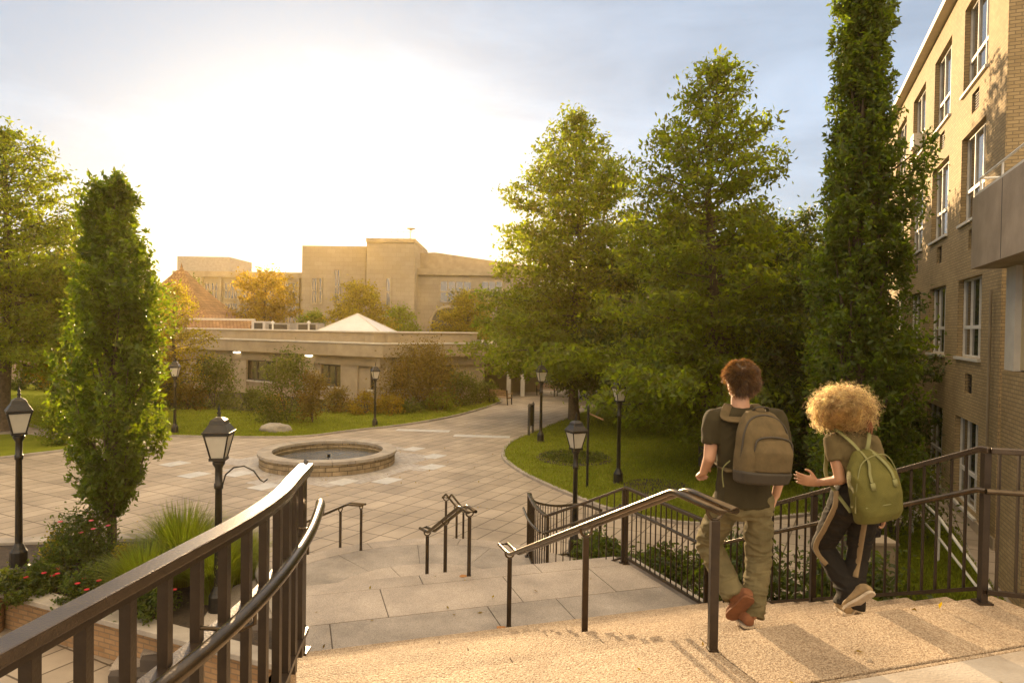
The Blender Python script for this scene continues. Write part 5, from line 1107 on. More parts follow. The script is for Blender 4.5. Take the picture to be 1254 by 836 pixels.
def fuse(mb, name, mat, parent, voxel=0.006, smooth=3, wrinkle=0.0, wscale=(8, 8, 8), seed=0, label=None):
    """weld overlapping closed shapes into ONE continuous surface and bake it"""
    sv = dict(OFF); tmp = mb.build('tmp', mat, None); md = tmp.modifiers.new('r', 'REMESH'); md.mode = 'VOXEL'; md.voxel_size = voxel; md.use_smooth_shade = True
    if smooth: sm = tmp.modifiers.new('s', 'SMOOTH'); sm.factor = 0.5; sm.iterations = smooth
    COL.objects.unlink(tmp); TS = bpy.data.scenes.new('bake'); TS.collection.objects.link(tmp); 
    with bpy.context.temp_override(scene=TS, view_layer=TS.view_layers[0]):
        dg = bpy.context.evaluated_depsgraph_get(); dg.update(); me = bpy.data.meshes.new_from_object(tmp.evaluated_get(dg))
    me.name = name
    bpy.data.objects.remove(tmp); bpy.data.scenes.remove(TS)
    if wrinkle > 0:
        NR = [v.normal.copy() for v in me.vertices]
        for v, nv_ in zip(me.vertices, NR):
            q = Vector((v.co.x * wscale[0], v.co.y * wscale[1], v.co.z * wscale[2])) + Vector((seed, 0, 0))
            f = mnoise.noise(q + Vector((mnoise.noise(q * 0.7), 0, mnoise.noise(q * 0.8 + Vector((5, 5, 5))))) * 1.2)
            v.co += nv_ * (wrinkle * (1 - 2 * abs(f)))
    off = OFF.get(parent.name, Vector((0, 0, 0))); me.transform(Matrix.Translation(-off))
    me.materials.clear(); me.materials.append(MATS[mat]); me.polygons.foreach_set('use_smooth', [True] * len(me.polygons))
    o = bpy.data.objects.new(name, me); COL.objects.link(o); o.parent = parent; OFF[o.name] = off
    if label: o['label'] = label
    return o
def frame_of(fwd):
    f = Vector(fwd).normalized(); r = f.cross(Vector((0, 0, 1))).normalized(); u = r.cross(f).normalized(); return f, r, u
def hand(mb, wrist, palm_dir, palm_n, thumb_side, curl=0.4, s=1.0, spread=0.10):
    """palm_dir: wrist to knuckles; palm_n: the way the palm faces (fingers curl toward it); thumb_side: +1/-1 along palm_dir x palm_n"""
    d = Vector(palm_dir).normalized(); n = Vector(palm_n); n = (n - d * n.dot(d)).normalized(); x = d.cross(n) * thumb_side
    w = Vector(wrist); c = w + d * 0.045 * s
    loft(mb, [(w - d * 0.01, x * 0.024 * s, n * 0.018 * s), (w + d * 0.02 * s, x * 0.033 * s, n * 0.016 * s), (w + d * 0.06 * s, x * 0.041 * s, n * 0.0145 * s), (w + d * 0.088 * s, x * 0.040 * s, n * 0.012 * s)], 16, 2.4)
    for i, (off, ln) in enumerate(((0.030, 0.070), (0.010, 0.078), (-0.011, 0.072), (-0.031, 0.056))):
        b = w + d * 0.082 * s + x * off * s; dr = (d + x * off * spread * 30 * 0.1).normalized(); pts = [b - dr * 0.015]; a = 0.0; p = b; cur = curl * (1 + 0.12 * i)
        pts.append(p)
        for f, q in ((0.45, 0.55), (0.32, 0.85), (0.23, 0.6)):
            a += q * cur; p = p + (dr * math.cos(a) + n * math.sin(a)) * ln * f * s; pts.append(p)
        chain(mb, pts, [0.0095 * s, 0.0095 * s, 0.0085 * s, 0.0078 * s, 0.0068 * s])
    tb = w + d * 0.022 * s + x * 0.026 * s; td = (d * 0.62 + x * 0.75 + n * 0.25).normalized(); t1 = tb + td * 0.038 * s; t2 = t1 + (td + d * 0.5 + n * 0.3 * curl).normalized() * 0.028 * s; t3 = t2 + (d + n * curl * .5).normalized() * 0.022 * s
    chain(mb, [tb, t1, t2, t3], [0.015 * s, 0.0115 * s, 0.0098 * s, 0.008 * s])
def head(mb, c, fwd, s=1.0):
    f, r, u = frame_of(fwd)
    for (y, z, rx, ry, rz) in ((-0.012, 0.025, 0.077, 0.092, 0.088), (0.012, -0.03, 0.062, 0.075, 0.075), (0.035, -0.075, 0.042, 0.045, 0.036)):
        rot = Matrix((r, f, u)).transposed(); mb.ell(c + (f * y + u * z) * s, (rx * s, ry * s, rz * s), 20, 14, rot)
    rot = Matrix((r, f, u)).transposed()
    mb.ell(c + (f * 0.094 + u * -0.018) * s, (0.013 * s, 0.02 * s, 0.026 * s), 10, 8, rot)            # nose
    mb.ell(c + (f * 0.083 + u * 0.022) * s, (0.045 * s, 0.012 * s, 0.012 * s), 10, 8, rot)            # brow
    mb.ell(c + (f * 0.078 + u * -0.062) * s, (0.024 * s, 0.012 * s, 0.010 * s), 10, 8, rot)           # lips
    for k in (-1, 1): mb.ell(c + (r * 0.076 * k + f * -0.005 + u * -0.012) * s, (0.012 * s, 0.020 * s, 0.032 * s), 10, 8, rot)
def face_parts(root, c, fwd, s, lipmat, browmat):
    f, r, u = frame_of(fwd); rot = Matrix((r, f, u)).transposed()
    for k in (-1, 1):
        MB().ell(c + (r * 0.031 * k + f * 0.082 + u * 0.002) * s, (0.013 * s, 0.009 * s, 0.009 * s), 12, 8, rot).build('eye', 'skylite', root)
        MB().ell(c + (r * 0.031 * k + f * 0.090 + u * 0.002) * s, (0.0055 * s, 0.003 * s, 0.0055 * s), 10, 6, rot).build('iris', 'black_cloth', root)
    MB().ell(c + (f * 0.088 + u * -0.062) * s, (0.022 * s, 0.007 * s, 0.007 * s), 10, 6, rot).build('mouth', lipmat, root)
def shoe(mb, heel, toe, upv, w=0.045, h=0.085, s=1.0):
    heel, toe = Vector(heel), Vector(toe); d = (toe - heel); L_ = d.length; d.normalize(); upv = Vector(upv); up_ = (upv - d * upv.dot(d)).normalized(); x = d.cross(up_)
    R_ = []
    for (t, ww, hh) in ((0.0, 0.55, 0.5), (0.06, 0.8, 0.85), (0.25, 0.85, 1.0), (0.45, 0.9, 0.85), (0.65, 1.08, 0.62), (0.85, 1.0, 0.48), (0.96, 0.7, 0.36), (1.0, 0.35, 0.25)):
        R_.append((heel + d * L_ * t + up_ * (h * hh / 2 + 0.01), x * w * ww, up_ * h * hh / 2))
    loft(mb, R_, 18, 2.6); return d, up_, x, L_
def sole(mb, heel, toe, upv, w=0.047, th=0.014):
    heel, toe = Vector(heel), Vector(toe); d = (toe - heel); L_ = d.length; d.normalize(); upv = Vector(upv); up_ = (upv - d * upv.dot(d)).normalized(); x = d.cross(up_)
    out = []
    for t in (0.0, 0.04, 0.12, 0.3, 0.5, 0.7, 0.86, 0.96, 1.01): out.append((t, {0.0: 0.5, 0.04: 0.75, 0.12: 0.9, 0.3: 0.85, 0.5: 0.9, 0.7: 1.08, 0.86: 1.0, 0.96: 0.7, 1.01: 0.35}[t]))
    top = [heel + d * L_ * t + x * w * q for t, q in out] + [heel + d * L_ * t - x * w * q for t, q in out[::-1]]; n = len(top)
    vs = [p + up_ * th for p in top] + [p for p in top]; fs = [tuple(range(n)), tuple(range(2 * n - 1, n - 1, -1))] + [(i, n + i, n + (i + 1) % n, (i + 1) % n) for i in range(n)]
    mb.add(vs, fs)
def strap(mb, pts, w, th, nrm):
    pts = catmull(pts, 6); n = len(pts); R_ = []
    for i, p in enumerate(pts):
        d = (pts[min(i + 1, n - 1)] - pts[max(i - 1, 0)]).normalized(); nn_ = Vector(nrm); nn_ = (nn_ - d * nn_.dot(d)).normalized(); x = d.cross(nn_); R_.append((p, x * w / 2, nn_ * th / 2))
    loft(mb, R_, 12, 4.0); return mb
def strands(name, mat, parent, roots, dirs, length, seg, width, curl_r, curl_n, seed, grav=0.0, lj=0.35):
    """hair as thin ribbons; curl_r > 0 makes ringlets"""
    rs = np.random.RandomState(seed); n = len(roots); dirs = dirs / np.linalg.norm(dirs, axis=1)[:, None]
    a = np.cross(dirs, rs.normal(size=(n, 3))); a /= np.linalg.norm(a, axis=1)[:, None]; b = np.cross(dirs, a)
    L_ = length * (1 + lj * rs.uniform(-1, 1, n))[:, None]; ph = rs.uniform(0, 6.28, n)[:, None]; cr_ = curl_r * rs.uniform(0.6, 1.3, n)[:, None]
    V = []
    for k in range(seg + 1):
        s = k / seg; an = ph + 2 * math.pi * curl_n * s; rr = cr_ * min(1, s * 4)
        c = roots + dirs * L_ * s + (a * np.cos(an) + b * np.sin(an)) * rr; c[:, 2] -= grav * s * s * L_[:, 0]
        tdir = a * -np.sin(an) + b * np.cos(an) if curl_r > 0 else a
        wv = (dirs if curl_r > 0 else a) * width * (1 - 0.7 * s)
        V.append(c - wv); V.append(c + wv)
    V = np.stack(V, 1); m_ = 2 * (seg + 1); off = np.array(OFF.get(parent.name, Vector((0, 0, 0)))); V = V.reshape(-1, 3) - off
    base = (np.arange(n) * m_)[:, None]; Fq = np.concatenate([base + np.array([2 * k, 2 * k + 1, 2 * k + 3, 2 * k + 2]) for k in range(seg)], 1).reshape(-1)
    me = bpy.data.meshes.new(name); me.vertices.add(len(V)); me.vertices.foreach_set('co', V.ravel().astype(np.float32)); nf = n * seg
    me.loops.add(4 * nf); me.loops.foreach_set('vertex_index', Fq.astype(np.int32)); me.polygons.add(nf)
    me.polygons.foreach_set('loop_start', np.arange(0, 4 * nf, 4, dtype=np.int32)); me.polygons.foreach_set('loop_total', np.full(nf, 4, dtype=np.int32)); me.update(calc_edges=True)
    me.materials.append(MATS[mat]); me.polygons.foreach_set('use_smooth', [True] * nf); o = bpy.data.objects.new(name, me); COL.objects.link(o); o.parent = parent; OFF[o.name] = Vector(off); return o
def backpack(label, c, back, w, h, d, prof, mat, lean=Vector((0, 0, 1)), p=3.2, n=28):
    """c centre against the wearer, back = the way it sticks out; prof rows of (t up, width, depth)"""
    b = Vector(back).normalized(); u = Vector(lean).normalized(); x = u.cross(b).normalized(); b = x.cross(u).normalized()
    root = thing('backpack', label, 'backpack', c); m_ = MB(); R_ = [(c + u * (t * h) + b * (dd * d / 2), x * w / 2 * ww, b * d / 2 * dd) for t, ww, dd in prof]
    loft(m_, R_, n, p); return root, m_, b, u, x

# ---- the man
mt_ = thing('person', 'man in a dark tee and washed jeans walking down the steps with a taupe backpack', 'person', D(915, 767, 4.49))
fwd_m = Vector((-0.22, 0.97, 0)); fm, rm, um = frame_of(fwd_m)
hd = D(905, 466, 4.52); neck = D(907, 500, 4.50); chest = D(911, 535, 4.49); waist = D(911, 577, 4.49); hips = D(910, 606, 4.49)
shL = D(874, 514, 4.48); shR = D(950, 514, 4.48); elL = D(869, 560, 4.46); wrL = D(862, 577, 4.66); elR = D(961, 562, 4.44); wrR = D(950, 606, 4.55)
hL = D(893, 610, 4.49); hR = D(929, 610, 4.49); kL = D(867, 664, 4.74); aL = D(898, 728, 4.50); kR = D(929, 684, 4.55); aR = D(921, 752, 4.47)
b = MB(); head(b, hd, Vector((-0.42, 0.9, -0.08)), 1.0); chain(b, [hd - um * 0.06 - fm * 0.01, neck - um * 0.03], [0.056, 0.062])
loft(b, [(neck, rm * .075, fm * .055), (D(909, 514, 4.49), rm * .16, fm * .08), (chest, rm * .165, fm * .10), (waist, rm * .135, fm * .09), (hips, rm * .155, fm * .105), (D(910, 622, 4.49), rm * .12, fm * .08)], 20)
chain(b, [shL, elL, wrL], [0.052, 0.040, 0.028]); chain(b, [shR, elR, wrR], [0.052, 0.040, 0.028]); chain(b, [D(890, 520, 4.49), shL], [0.06, 0.052]); chain(b, [D(935, 520, 4.49), shR], [0.06, 0.052])
chain(b, [hL, kL, aL], [0.08, 0.052, 0.036]); chain(b, [hR, kR, aR], [0.08, 0.052, 0.036])
hand(b, wrL, Vector((-0.05, 0.75, -0.30)), Vector((0.5, 0.2, -0.8)), -1, curl=1.25, s=1.0); hand(b, wrR, Vector((-0.15, 0.25, -0.9)), Vector((-0.9, 0.2, 0.1)), 1, curl=0.8, s=1.0)
fuse(b, 'body', 'skin_light', mt_, 0.006, 3)
face_parts(mt_, hd, Vector((-0.42, 0.9, -0.08)), 1.0, 'suede', 'hair_brown')
b = MB(); loft(b, [(D(908, 499, 4.50), rm * .082, fm * .066), (D(909, 505, 4.49), rm * .135, fm * .082), (D(910, 516, 4.49), rm * .195, fm * .098), (chest, rm * .198, fm * .122), (waist, rm * .172, fm * .118), (hips, rm * .185, fm * .135), (D(910, 617, 4.49), rm * .190, fm * .138)], 26)
for (s_, e_) in ((shL, elL), (shR, elR)):
    d_ = (e_ - s_); m1 = s_ + d_ * 0.62; ds = d_.normalized(); x_ = ds.cross(fm).normalized(); y_ = ds.cross(x_)
    loft(b, [(s_ + um * 0.035 - ds * 0.02, x_ * .04, y_ * .045), (s_, x_ * .066, y_ * .068), (m1, x_ * .062, y_ * .066)], 20)
chain(b, [D(897, 507, 4.49), shL + um * 0.005], [0.055, 0.064]); chain(b, [D(921, 507, 4.49), shR + um * 0.005], [0.055, 0.064]); chain(b, [D(895, 535, 4.49), shL], [0.08, 0.06]); chain(b, [D(930, 535, 4.49), shR], [0.08, 0.06])
fuse(b, 'tshirt', 'tee_dark', mt_, 0.007, 4, 0.009, (10, 10, 6), 3)
def leg(mb, h, k, a, r, hem=None, bag=1.0):
    pts = [h + Vector((0, 0, 0.04)), h, h.lerp(k, .5), k, k.lerp(a, .3), k.lerp(a, .65), a + (a - k).normalized() * 0.01]; pts = pts if hem is None else pts[:-1] + [hem]
    for i in range(len(pts) - 1): capsule(mb, pts[i], pts[i + 1], r[i], r[i + 1]) if i < len(pts) - 2 else mb.tube([pts[i], pts[i + 1]], [r[i], r[i + 1]], 18)
b = MB(); loft(b, [(D(910, 600, 4.49), rm * .165, fm * .115), (D(910, 608, 4.49), rm * .172, fm * .122), (D(911, 622, 4.49), rm * .165, fm * .12), (D(911, 632, 4.49), rm * .11, fm * .09)], 24)
leg(b, hL, kL, aL, [0.05, 0.090, 0.088, 0.078, 0.076, 0.072, 0.074]); leg(b, hR, kR, aR, [0.05, 0.090, 0.086, 0.076, 0.074, 0.070, 0.072])
fuse(b, 'jeans', 'jeans', mt_, 0.006, 2, 0.014, (8, 8, 19), 9)
b = MB(); hS = D(919, 765.5, 4.40); tS = hS + Vector((-0.045, 0.27, 0)); hS.z = ZT + 0.012; tS.z = ZT + 0.012
shoe(b, hS, tS, (0, 0, 1)); fuse(b, 'shoe', 'suede', mt_, 0.006, 2, label=None)
b = MB(); sole(b, hS + Vector((0, 0, -0.004)), tS + Vector((0, 0, -0.004)), (0, 0, 1)); b.build('shoe_sole', 'sole_pale', mt_)
tS = D(893, 766, 4.52); tS.z = ZT + 0.02; hS = D(913, 737, 4.40); d_ = (tS - hS).normalized(); uq = Vector((0.15, 0.85, 0.5)); hS = tS - d_ * 0.27
b = MB(); shoe(b, hS, tS, uq); capsule(b, aL, hS + d_ * 0.06 + uq.normalized() * 0.06, 0.045, 0.045); fuse(b, 'shoe', 'suede', mt_, 0.006, 2)
b = MB(); sole(b, hS - uq.normalized() * 0.006, tS - uq.normalized() * 0.006, uq); b.build('shoe_sole', 'suede', mt_)
# hair of the man
hf, hr_, hu = frame_of(Vector((-0.42, 0.9, -0.08))); rot = Matrix((hr_, hf, hu)).transposed()
b = MB(); b.ell(hd + hf * -0.022 + hu * 0.038, (0.090, 0.098, 0.090), 22, 16, rot); b.ell(hd + hf * -0.04 + hu * -0.015, (0.076, 0.07, 0.075), 20, 14, rot)
ho = fuse(b, 'hair', 'hair_brown', mt_, 0.006, 1, 0.009, (22, 22, 14), 4)
rs = np.random.RandomState(77); n = 13000; q = rs.normal(size=(n, 3)); q /= np.linalg.norm(q, axis=1)[:, None]
Rr, Ff, Uu = np.array(hr_), np.array(hf), np.array(hu)
lx, ly, lz = q[:, 0], q[:, 1], q[:, 2]; keep = (lz > 0.1) | ((ly < 0.15) & (lz > -0.85)); q = q[keep]
C0 = np.array(hd + hf * -0.022 + hu * 0.02); P = C0 + q[:, :1] * 0.088 * Rr + q[:, 1:2] * 0.096 * Ff + q[:, 2:3] * 0.100 * Uu
Dn = q[:, :1] * Rr + q[:, 1:2] * Ff + q[:, 2:3] * Uu; cl = rs.normal(size=(70, 3)) * 0.75; w_i = rs.randint(0, 70, len(q))
# neighbouring strands lean the same way: tufts
cc_ = rs.normal(size=(70, 3)); cc_ /= np.linalg.norm(cc_, axis=1)[:, None]; w_i = (q @ cc_.T).argmax(1)
Dd = Dn * 0.75 + cl[w_i] * 0.55 + np.array([0, 0, -0.35]) * (q[:, 2:3] < 0.2) + rs.normal(size=Dn.shape) * 0.2
strands('hair_strands', 'hair_brown', ho, P, Dd, 0.040, 4, 0.0021, 0.0, 0, 5, grav=0.3)
# backpack of the man
bc = D(923, 545, 4.36)
root, m_, bb, uu, xx = backpack('taupe backpack with a dark base on the man\'s back', bc, Vector((0.26, -0.96, 0)), 0.345, 0.44, 0.19,
    [(-0.5, 0.80, 0.6), (-0.47, 0.94, 0.88), (-0.36, 1.0, 1.0), (-0.1, 1.02, 1.05), (0.2, 0.92, 0.85), (0.38, 0.74, 0.6), (0.47, 0.56, 0.42), (0.5, 0.4, 0.25)], 'pack_taupe', Vector((0.06, 0.05, 1)))
fuse(m_, 'main_bag', 'pack_taupe', root, 0.008, 4, 0.006, (9, 9, 7), 12)
m_ = MB(); loft(m_, [(bc + uu * (t * 0.44) + bb * (0.115 + dd * 0.045) + xx * 0.015, xx * 0.135 * ww, bb * 0.05 * dd) for t, ww, dd in ((-0.34, .9, .7), (-0.31, 1, 1), (-0.05, 1.02, 1.1), (0.1, 0.92, .8), (0.17, 0.7, .4))], 22, 3.5); fuse(m_, 'front_pocket', 'pack_taupe', root, 0.007, 3, 0.004, (9, 9, 7), 13)
m_ = MB(); loft(m_, [(bc + uu * (t * 0.44) + bb * 0.10 * dd, xx * 0.178 * ww, bb * 0.105 * dd) for t, ww, dd in ((-0.52, .8, .7), (-0.49, .96, .95), (-0.34, 1.02, 1.06), (-0.325, 1.0, 1.0))], 28, 3.2); fuse(m_, 'base', 'pack_trim', root, 0.008, 3)
m_ = MB(); q0 = [bc + bb * 0.205 * 1.0 + uu * 0.10 + xx * 0.12, bc + bb * 0.195 + uu * 0.125, bc + bb * 0.19 + uu * 0.10 - xx * 0.13]; 
zz = [bc + uu * (0.44 * t) + xx * (0.345 / 2 * w__) + bb * (0.19 * dd__) for t, w__, dd__ in ((-0.3, -0.98, 0.62), (0.0, -0.98, 0.66), (0.25, -0.86, 0.62), (0.40, -0.55, 0.52), (0.455, 0.0, 0.48), (0.40, 0.55, 0.52), (0.25, 0.86, 0.62), (0.0, 0.98, 0.66), (-0.3, 0.98, 0.62))]
m_.tube(catmull(zz, 5), 0.0065, 6); m_.build('zip', 'pack_trim', root)
m_ = MB(); zz = [bc + uu * (0.44 * t) + xx * (0.015 + 0.13 * w__) + bb * dd__ for t, w__, dd__ in ((-0.28, -1.02, 0.175), (0.02, -1.02, 0.185), (0.13, -0.8, 0.18), (0.165, 0, 0.178), (0.13, 0.8, 0.18), (0.02, 1.02, 0.185), (-0.28, 1.02, 0.175))]; m_.tube(catmull(zz, 5), 0.006, 6); m_.build('pocket_zip', 'pack_trim', root)
m_ = MB(); strap(m_, [bc + uu * 0.20 - xx * 0.05 + bb * 0.03, bc + uu * 0.245 - xx * 0.04 + bb * 0.06, bc + uu * 0.245 + xx * 0.04 + bb * 0.06, bc + uu * 0.20 + xx * 0.05 + bb * 0.03], 0.022, 0.01, (0, 0, 1)); m_.build('grab_loop', 'pack_trim', root)
for sx, sh_ in ((-1, shL), (1, shR)):
    top = sh_.lerp(neck, 0.60) + Vector((0, 0, 0.052)); m_ = MB()
    strap(m_, [bc + uu * 0.16 + xx * 0.075 * sx + bb * 0.03, D(911 + 22 * sx, 512, 4.385), D(910 + 21 * sx, 502, 4.44), top + Vector((0, 0.03, 0.0)), top + Vector((0.01 * sx, 0.12, -0.06)), top + Vector((0.02 * sx, 0.165, -0.2)), top + Vector((0.05 * sx, 0.10, -0.38)), bc + xx * 0.17 * sx - uu * 0.17 + bb * 0.02], 0.058, 0.012, (0, -0.5, 0.8)); m_.build('shoulder_strap', 'pack_taupe', root)
m_ = MB(); m_.tube(catmull([bc - xx * 0.185 + uu * -0.1 + bb * 0.03, bc - xx * 0.215 - uu * 0.16, bc - xx * 0.20 - uu * 0.27], 4), 0.004, 6); m_.build('loose_cord', 'strap_green', root)

# ---- the woman
wt_ = thing('person', 'curly haired woman in an olive tee and flared dark trousers glancing down to her side', 'person', D(1036, 753, 4.70))
fwd_w = Vector((-0.28, 0.96, 0)); fm, rm, um = frame_of(fwd_w); s9 = 0.92
hd = D(1036, 508, 4.77); neck = D(1043, 528, 4.72); chest = D(1044, 556, 4.70); waist = D(1050, 584, 4.69); hips = D(1047, 612, 4.70)
shL = D(1019, 541, 4.70); shR = D(1068, 543, 4.70); elL = D(1029, 587, 4.62); wrL = D(1001, 591, 4.78); elR = D(1082, 590, 4.60); wrR = D(1081, 628, 4.74)
hL = D(1034, 616, 4.70); hR = D(1060, 616, 4.70); kL = D(1007, 668, 4.92); aL = D(1046, 728, 4.71); kR = D(1050, 682, 4.78); aR = D(1040, 740, 4.72)
hfw = Vector((-0.62, 0.72, -0.42))
b = MB(); head(b, hd, hfw, 0.93); chain(b, [hd - Vector((0, 0, 0.055)), neck - um * 0.03], [0.048, 0.052])
loft(b, [(neck, rm * .06, fm * .048), (D(1043, 540, 4.71), rm * .125, fm * .07), (chest, rm * .13, fm * .09), (waist, rm * .118, fm * .082), (hips, rm * .15, fm * .105), (D(1047, 628, 4.70), rm * .12, fm * .08)], 20)
chain(b, [shL, elL, wrL], [0.044, 0.036, 0.024]); chain(b, [shR, elR, wrR], [0.044, 0.036, 0.024]); chain(b, [D(1030, 543, 4.70), shL], [0.05, 0.044]); chain(b, [D(1058, 545, 4.70), shR], [0.05, 0.044])
chain(b, [hL, kL, aL], [0.08, 0.05, 0.034]); chain(b, [hR, kR, aR], [0.08, 0.05, 0.034])
hand(b, wrL, Vector((-0.85, 0.30, 0.15)), Vector((0.1, 0.9, 0.15)), -1, curl=0.30, s=1.0, spread=0.9)
hand(b, wrR, Vector((-0.05, 0.25, -0.85)), Vector((-0.75, -0.3, 0.0)), 1, curl=0.95, s=0.95)
fuse(b, 'body', 'skin_tan', wt_, 0.006, 2)
face_parts(wt_, hd, hfw, 0.93, 'suede', 'hair_brown')
b = MB(); loft(b, [(D(1042, 528, 4.72), rm * .066, fm * .056), (D(1043, 534, 4.71), rm * .105, fm * .072), (D(1044, 543, 4.70), rm * .150, fm * .085), (chest, rm * .156, fm * .106), (D(1048, 574, 4.69), rm * .135, fm * .098), (D(1050, 583, 4.69), rm * .133, fm * .096)], 24)
for (s_, e_) in ((shL, elL), (shR, elR)):
    d_ = (e_ - s_); m1 = s_ + d_ * 0.5; ds = d_.normalized(); x_ = ds.cross(fm).normalized(); y_ = ds.cross(x_)
    loft(b, [(s_ + um * 0.025 - ds * 0.02, x_ * .035, y_ * .04), (s_, x_ * .055, y_ * .056), (m1, x_ * .052, y_ * .055)], 20)
chain(b, [D(1034, 536, 4.705), shL + um * 0.003], [0.045, 0.054]); chain(b, [D(1053, 536, 4.705), shR + um * 0.003], [0.045, 0.054]); chain(b, [D(1034, 556, 4.70), shL], [0.065, 0.05]); chain(b, [D(1056, 556, 4.70), shR], [0.065, 0.05])
fuse(b, 'tshirt', 'tee_olive', wt_, 0.006, 4, 0.006, (11, 11, 7), 5)
b = MB(); loft(b, [(D(1050, 590, 4.69), rm * .128, fm * .092), (D(1048, 602, 4.70), rm * .150, fm * .108), (hips, rm * .172, fm * .122), (D(1047, 626, 4.70), rm * .165, fm * .12), (D(1047, 636, 4.70), rm * .1, fm * .09)], 24)
leg(b, hL, kL, aL, [0.09, 0.098, 0.086, 0.068, 0.070, 0.080, 0.100]); leg(b, hR, kR, aR, [0.09, 0.098, 0.084, 0.068, 0.070, 0.080, 0.100])
tr_ = fuse(b, 'flared_trousers', 'black_cloth', wt_, 0.006, 2, 0.009, (7, 7, 15), 19)
sdv = -rm
for (h_, k_, a_, i) in ((hL, kL, aL, 0), (hR, kR, aR, 1)):
    m_ = MB(); P_ = [h_ + um * 0.10, h_, h_.lerp(k_, .5), k_, k_.lerp(a_, .35), k_.lerp(a_, .7), a_]; R__ = [0.098, 0.104, 0.091, 0.074, 0.076, 0.086, 0.10]
    pts = [p + (sdv * 0.95 - fm * 0.30).normalized() * (r + 0.005) for p, r in zip(P_, R__)][:5] if i == 0 else [p + (sdv * 0.6 - fm * 0.75).normalized() * r for p, r in zip(P_[1:], R__[1:])][:4]
    strap(m_, pts, 0.034, 0.022, sdv * 0.9 - fm * 0.4); m_.build('side_stripe', 'tan_cloth', tr_)
hS = D(1040, 752, 4.62); hS.z = ZT + 0.01; tS = hS + Vector((-0.075, 0.225, 0)); tS = D(1026, 751, 4.78); tS.z = ZT + 0.01
b = MB(); shoe(b, hS, tS, (0, 0, 1), 0.04, 0.075); fuse(b, 'shoe', 'shoe_tan', wt_, 0.006, 2); b = MB(); sole(b, hS, tS, (0, 0, 1), 0.043); b.build('shoe_sole', 'sole_pale', wt_)
tS = D(1034, 754, 4.66); tS.z = ZT + 0.03; hS = D(1066, 727, 4.56); d_ = (hS - tS).normalized(); hS = tS + d_ * 0.245; uq = Vector((-0.35, 0.9, 0.3)); uq = (uq - d_ * uq.dot(d_)).normalized()
b = MB(); shoe(b, hS, tS, uq, 0.04, 0.075); capsule(b, aL, hS - d_ * 0.05 + uq * 0.05, 0.04, 0.04); fuse(b, 'shoe', 'shoe_tan', wt_, 0.006, 2); b = MB(); sole(b, hS - uq * 0.008, tS - uq * 0.008, uq, 0.045, 0.018); b.build('shoe_sole', 'sole_pale', wt_)
# curly hair
hc = D(1032, 501, 4.75); b = MB(); b.ell(hc, (0.165, 0.15, 0.125), 22, 16); b.ell(hc + Vector((-0.03, 0, -0.05)), (0.15, 0.12, 0.08), 20, 12)
hb = fuse(b, 'hair', 'hair_curl', wt_, 0.008, 1, 0.022, (16, 16, 16), 6)
rs = np.random.RandomState(99); n = 4200; q = rs.normal(size=(n, 3)); q /= np.linalg.norm(q, axis=1)[:, None]; keep = (q[:, 2] > -0.75); q = q[keep]; c0 = np.array(hc)
rad = np.array([0.155, 0.14, 0.115]); P = c0 + q * rad * rs.uniform(0.85, 1.05, (len(q), 1)); lob = np.array([0.7 + 0.6 * mnoise.noise(Vector(x) * 2.6) for x in q])[:, None]
strands('curls', 'hair_curl', hb, P, q * 1.0 + rs.normal(size=q.shape) * 0.45 + np.array([0, 0, -0.12]), 0.072, 22, 0.0022, 0.0105, 3.0, 8, grav=0.25, lj=0.4)
rs = np.random.RandomState(98); n = 500; q = rs.normal(size=(n, 3)); q[:, 2] = np.abs(q[:, 2]) * 0.8; q /= np.linalg.norm(q, axis=1)[:, None]
strands('stray_curls', 'hair_curl', hb, c0 + q * rad * 1.2, q + rs.normal(size=q.shape) * 0.5, 0.075, 22, 0.0009, 0.011, 2.5, 9, grav=0.1)
b = MB(); 
for k in range(3): b.tube(catmull([hc + Vector((0.10 + 0.012 * k, -0.11, -0.05)), hc + Vector((0.115 + 0.01 * k, -0.13, -0.09)), hc + Vector((0.10 + 0.02 * k, -0.12, -0.13 - 0.01 * k))], 5), 0.007, 6)
b.build('hair_ribbon', 'suede', wt_)
b = MB(); b.tube([wrL + Vector((0.012, -0.006, 0)) + Vector((0.0, math.cos(t), math.sin(t))) * 0.029 for t in np.linspace(0, 2 * math.pi, 14)[:-1]], 0.005, 6, closed=True); b.build('bracelet', 'black_cloth', wt_)
# phone in her right hand
ph = thing('phone', 'dark phone held in the woman\'s lowered right hand', 'phone', wrR + Vector((0, 0, -0.1))); pc = wrR + Vector((-0.03, 0.0, -0.105))
m_ = MB(); loft(m_, [(pc + Vector((0.006, -0.004, 0.068)), Vector((0.033, 0.012, 0)), Vector((0.0015, -0.0040, 0))), (pc + Vector((-0.006, 0.004, -0.068)), Vector((0.033, 0.012, 0)), Vector((0.0015, -0.004, 0)))], 20, 5); m_.build('case', 'screen', ph, bevel=0.002)
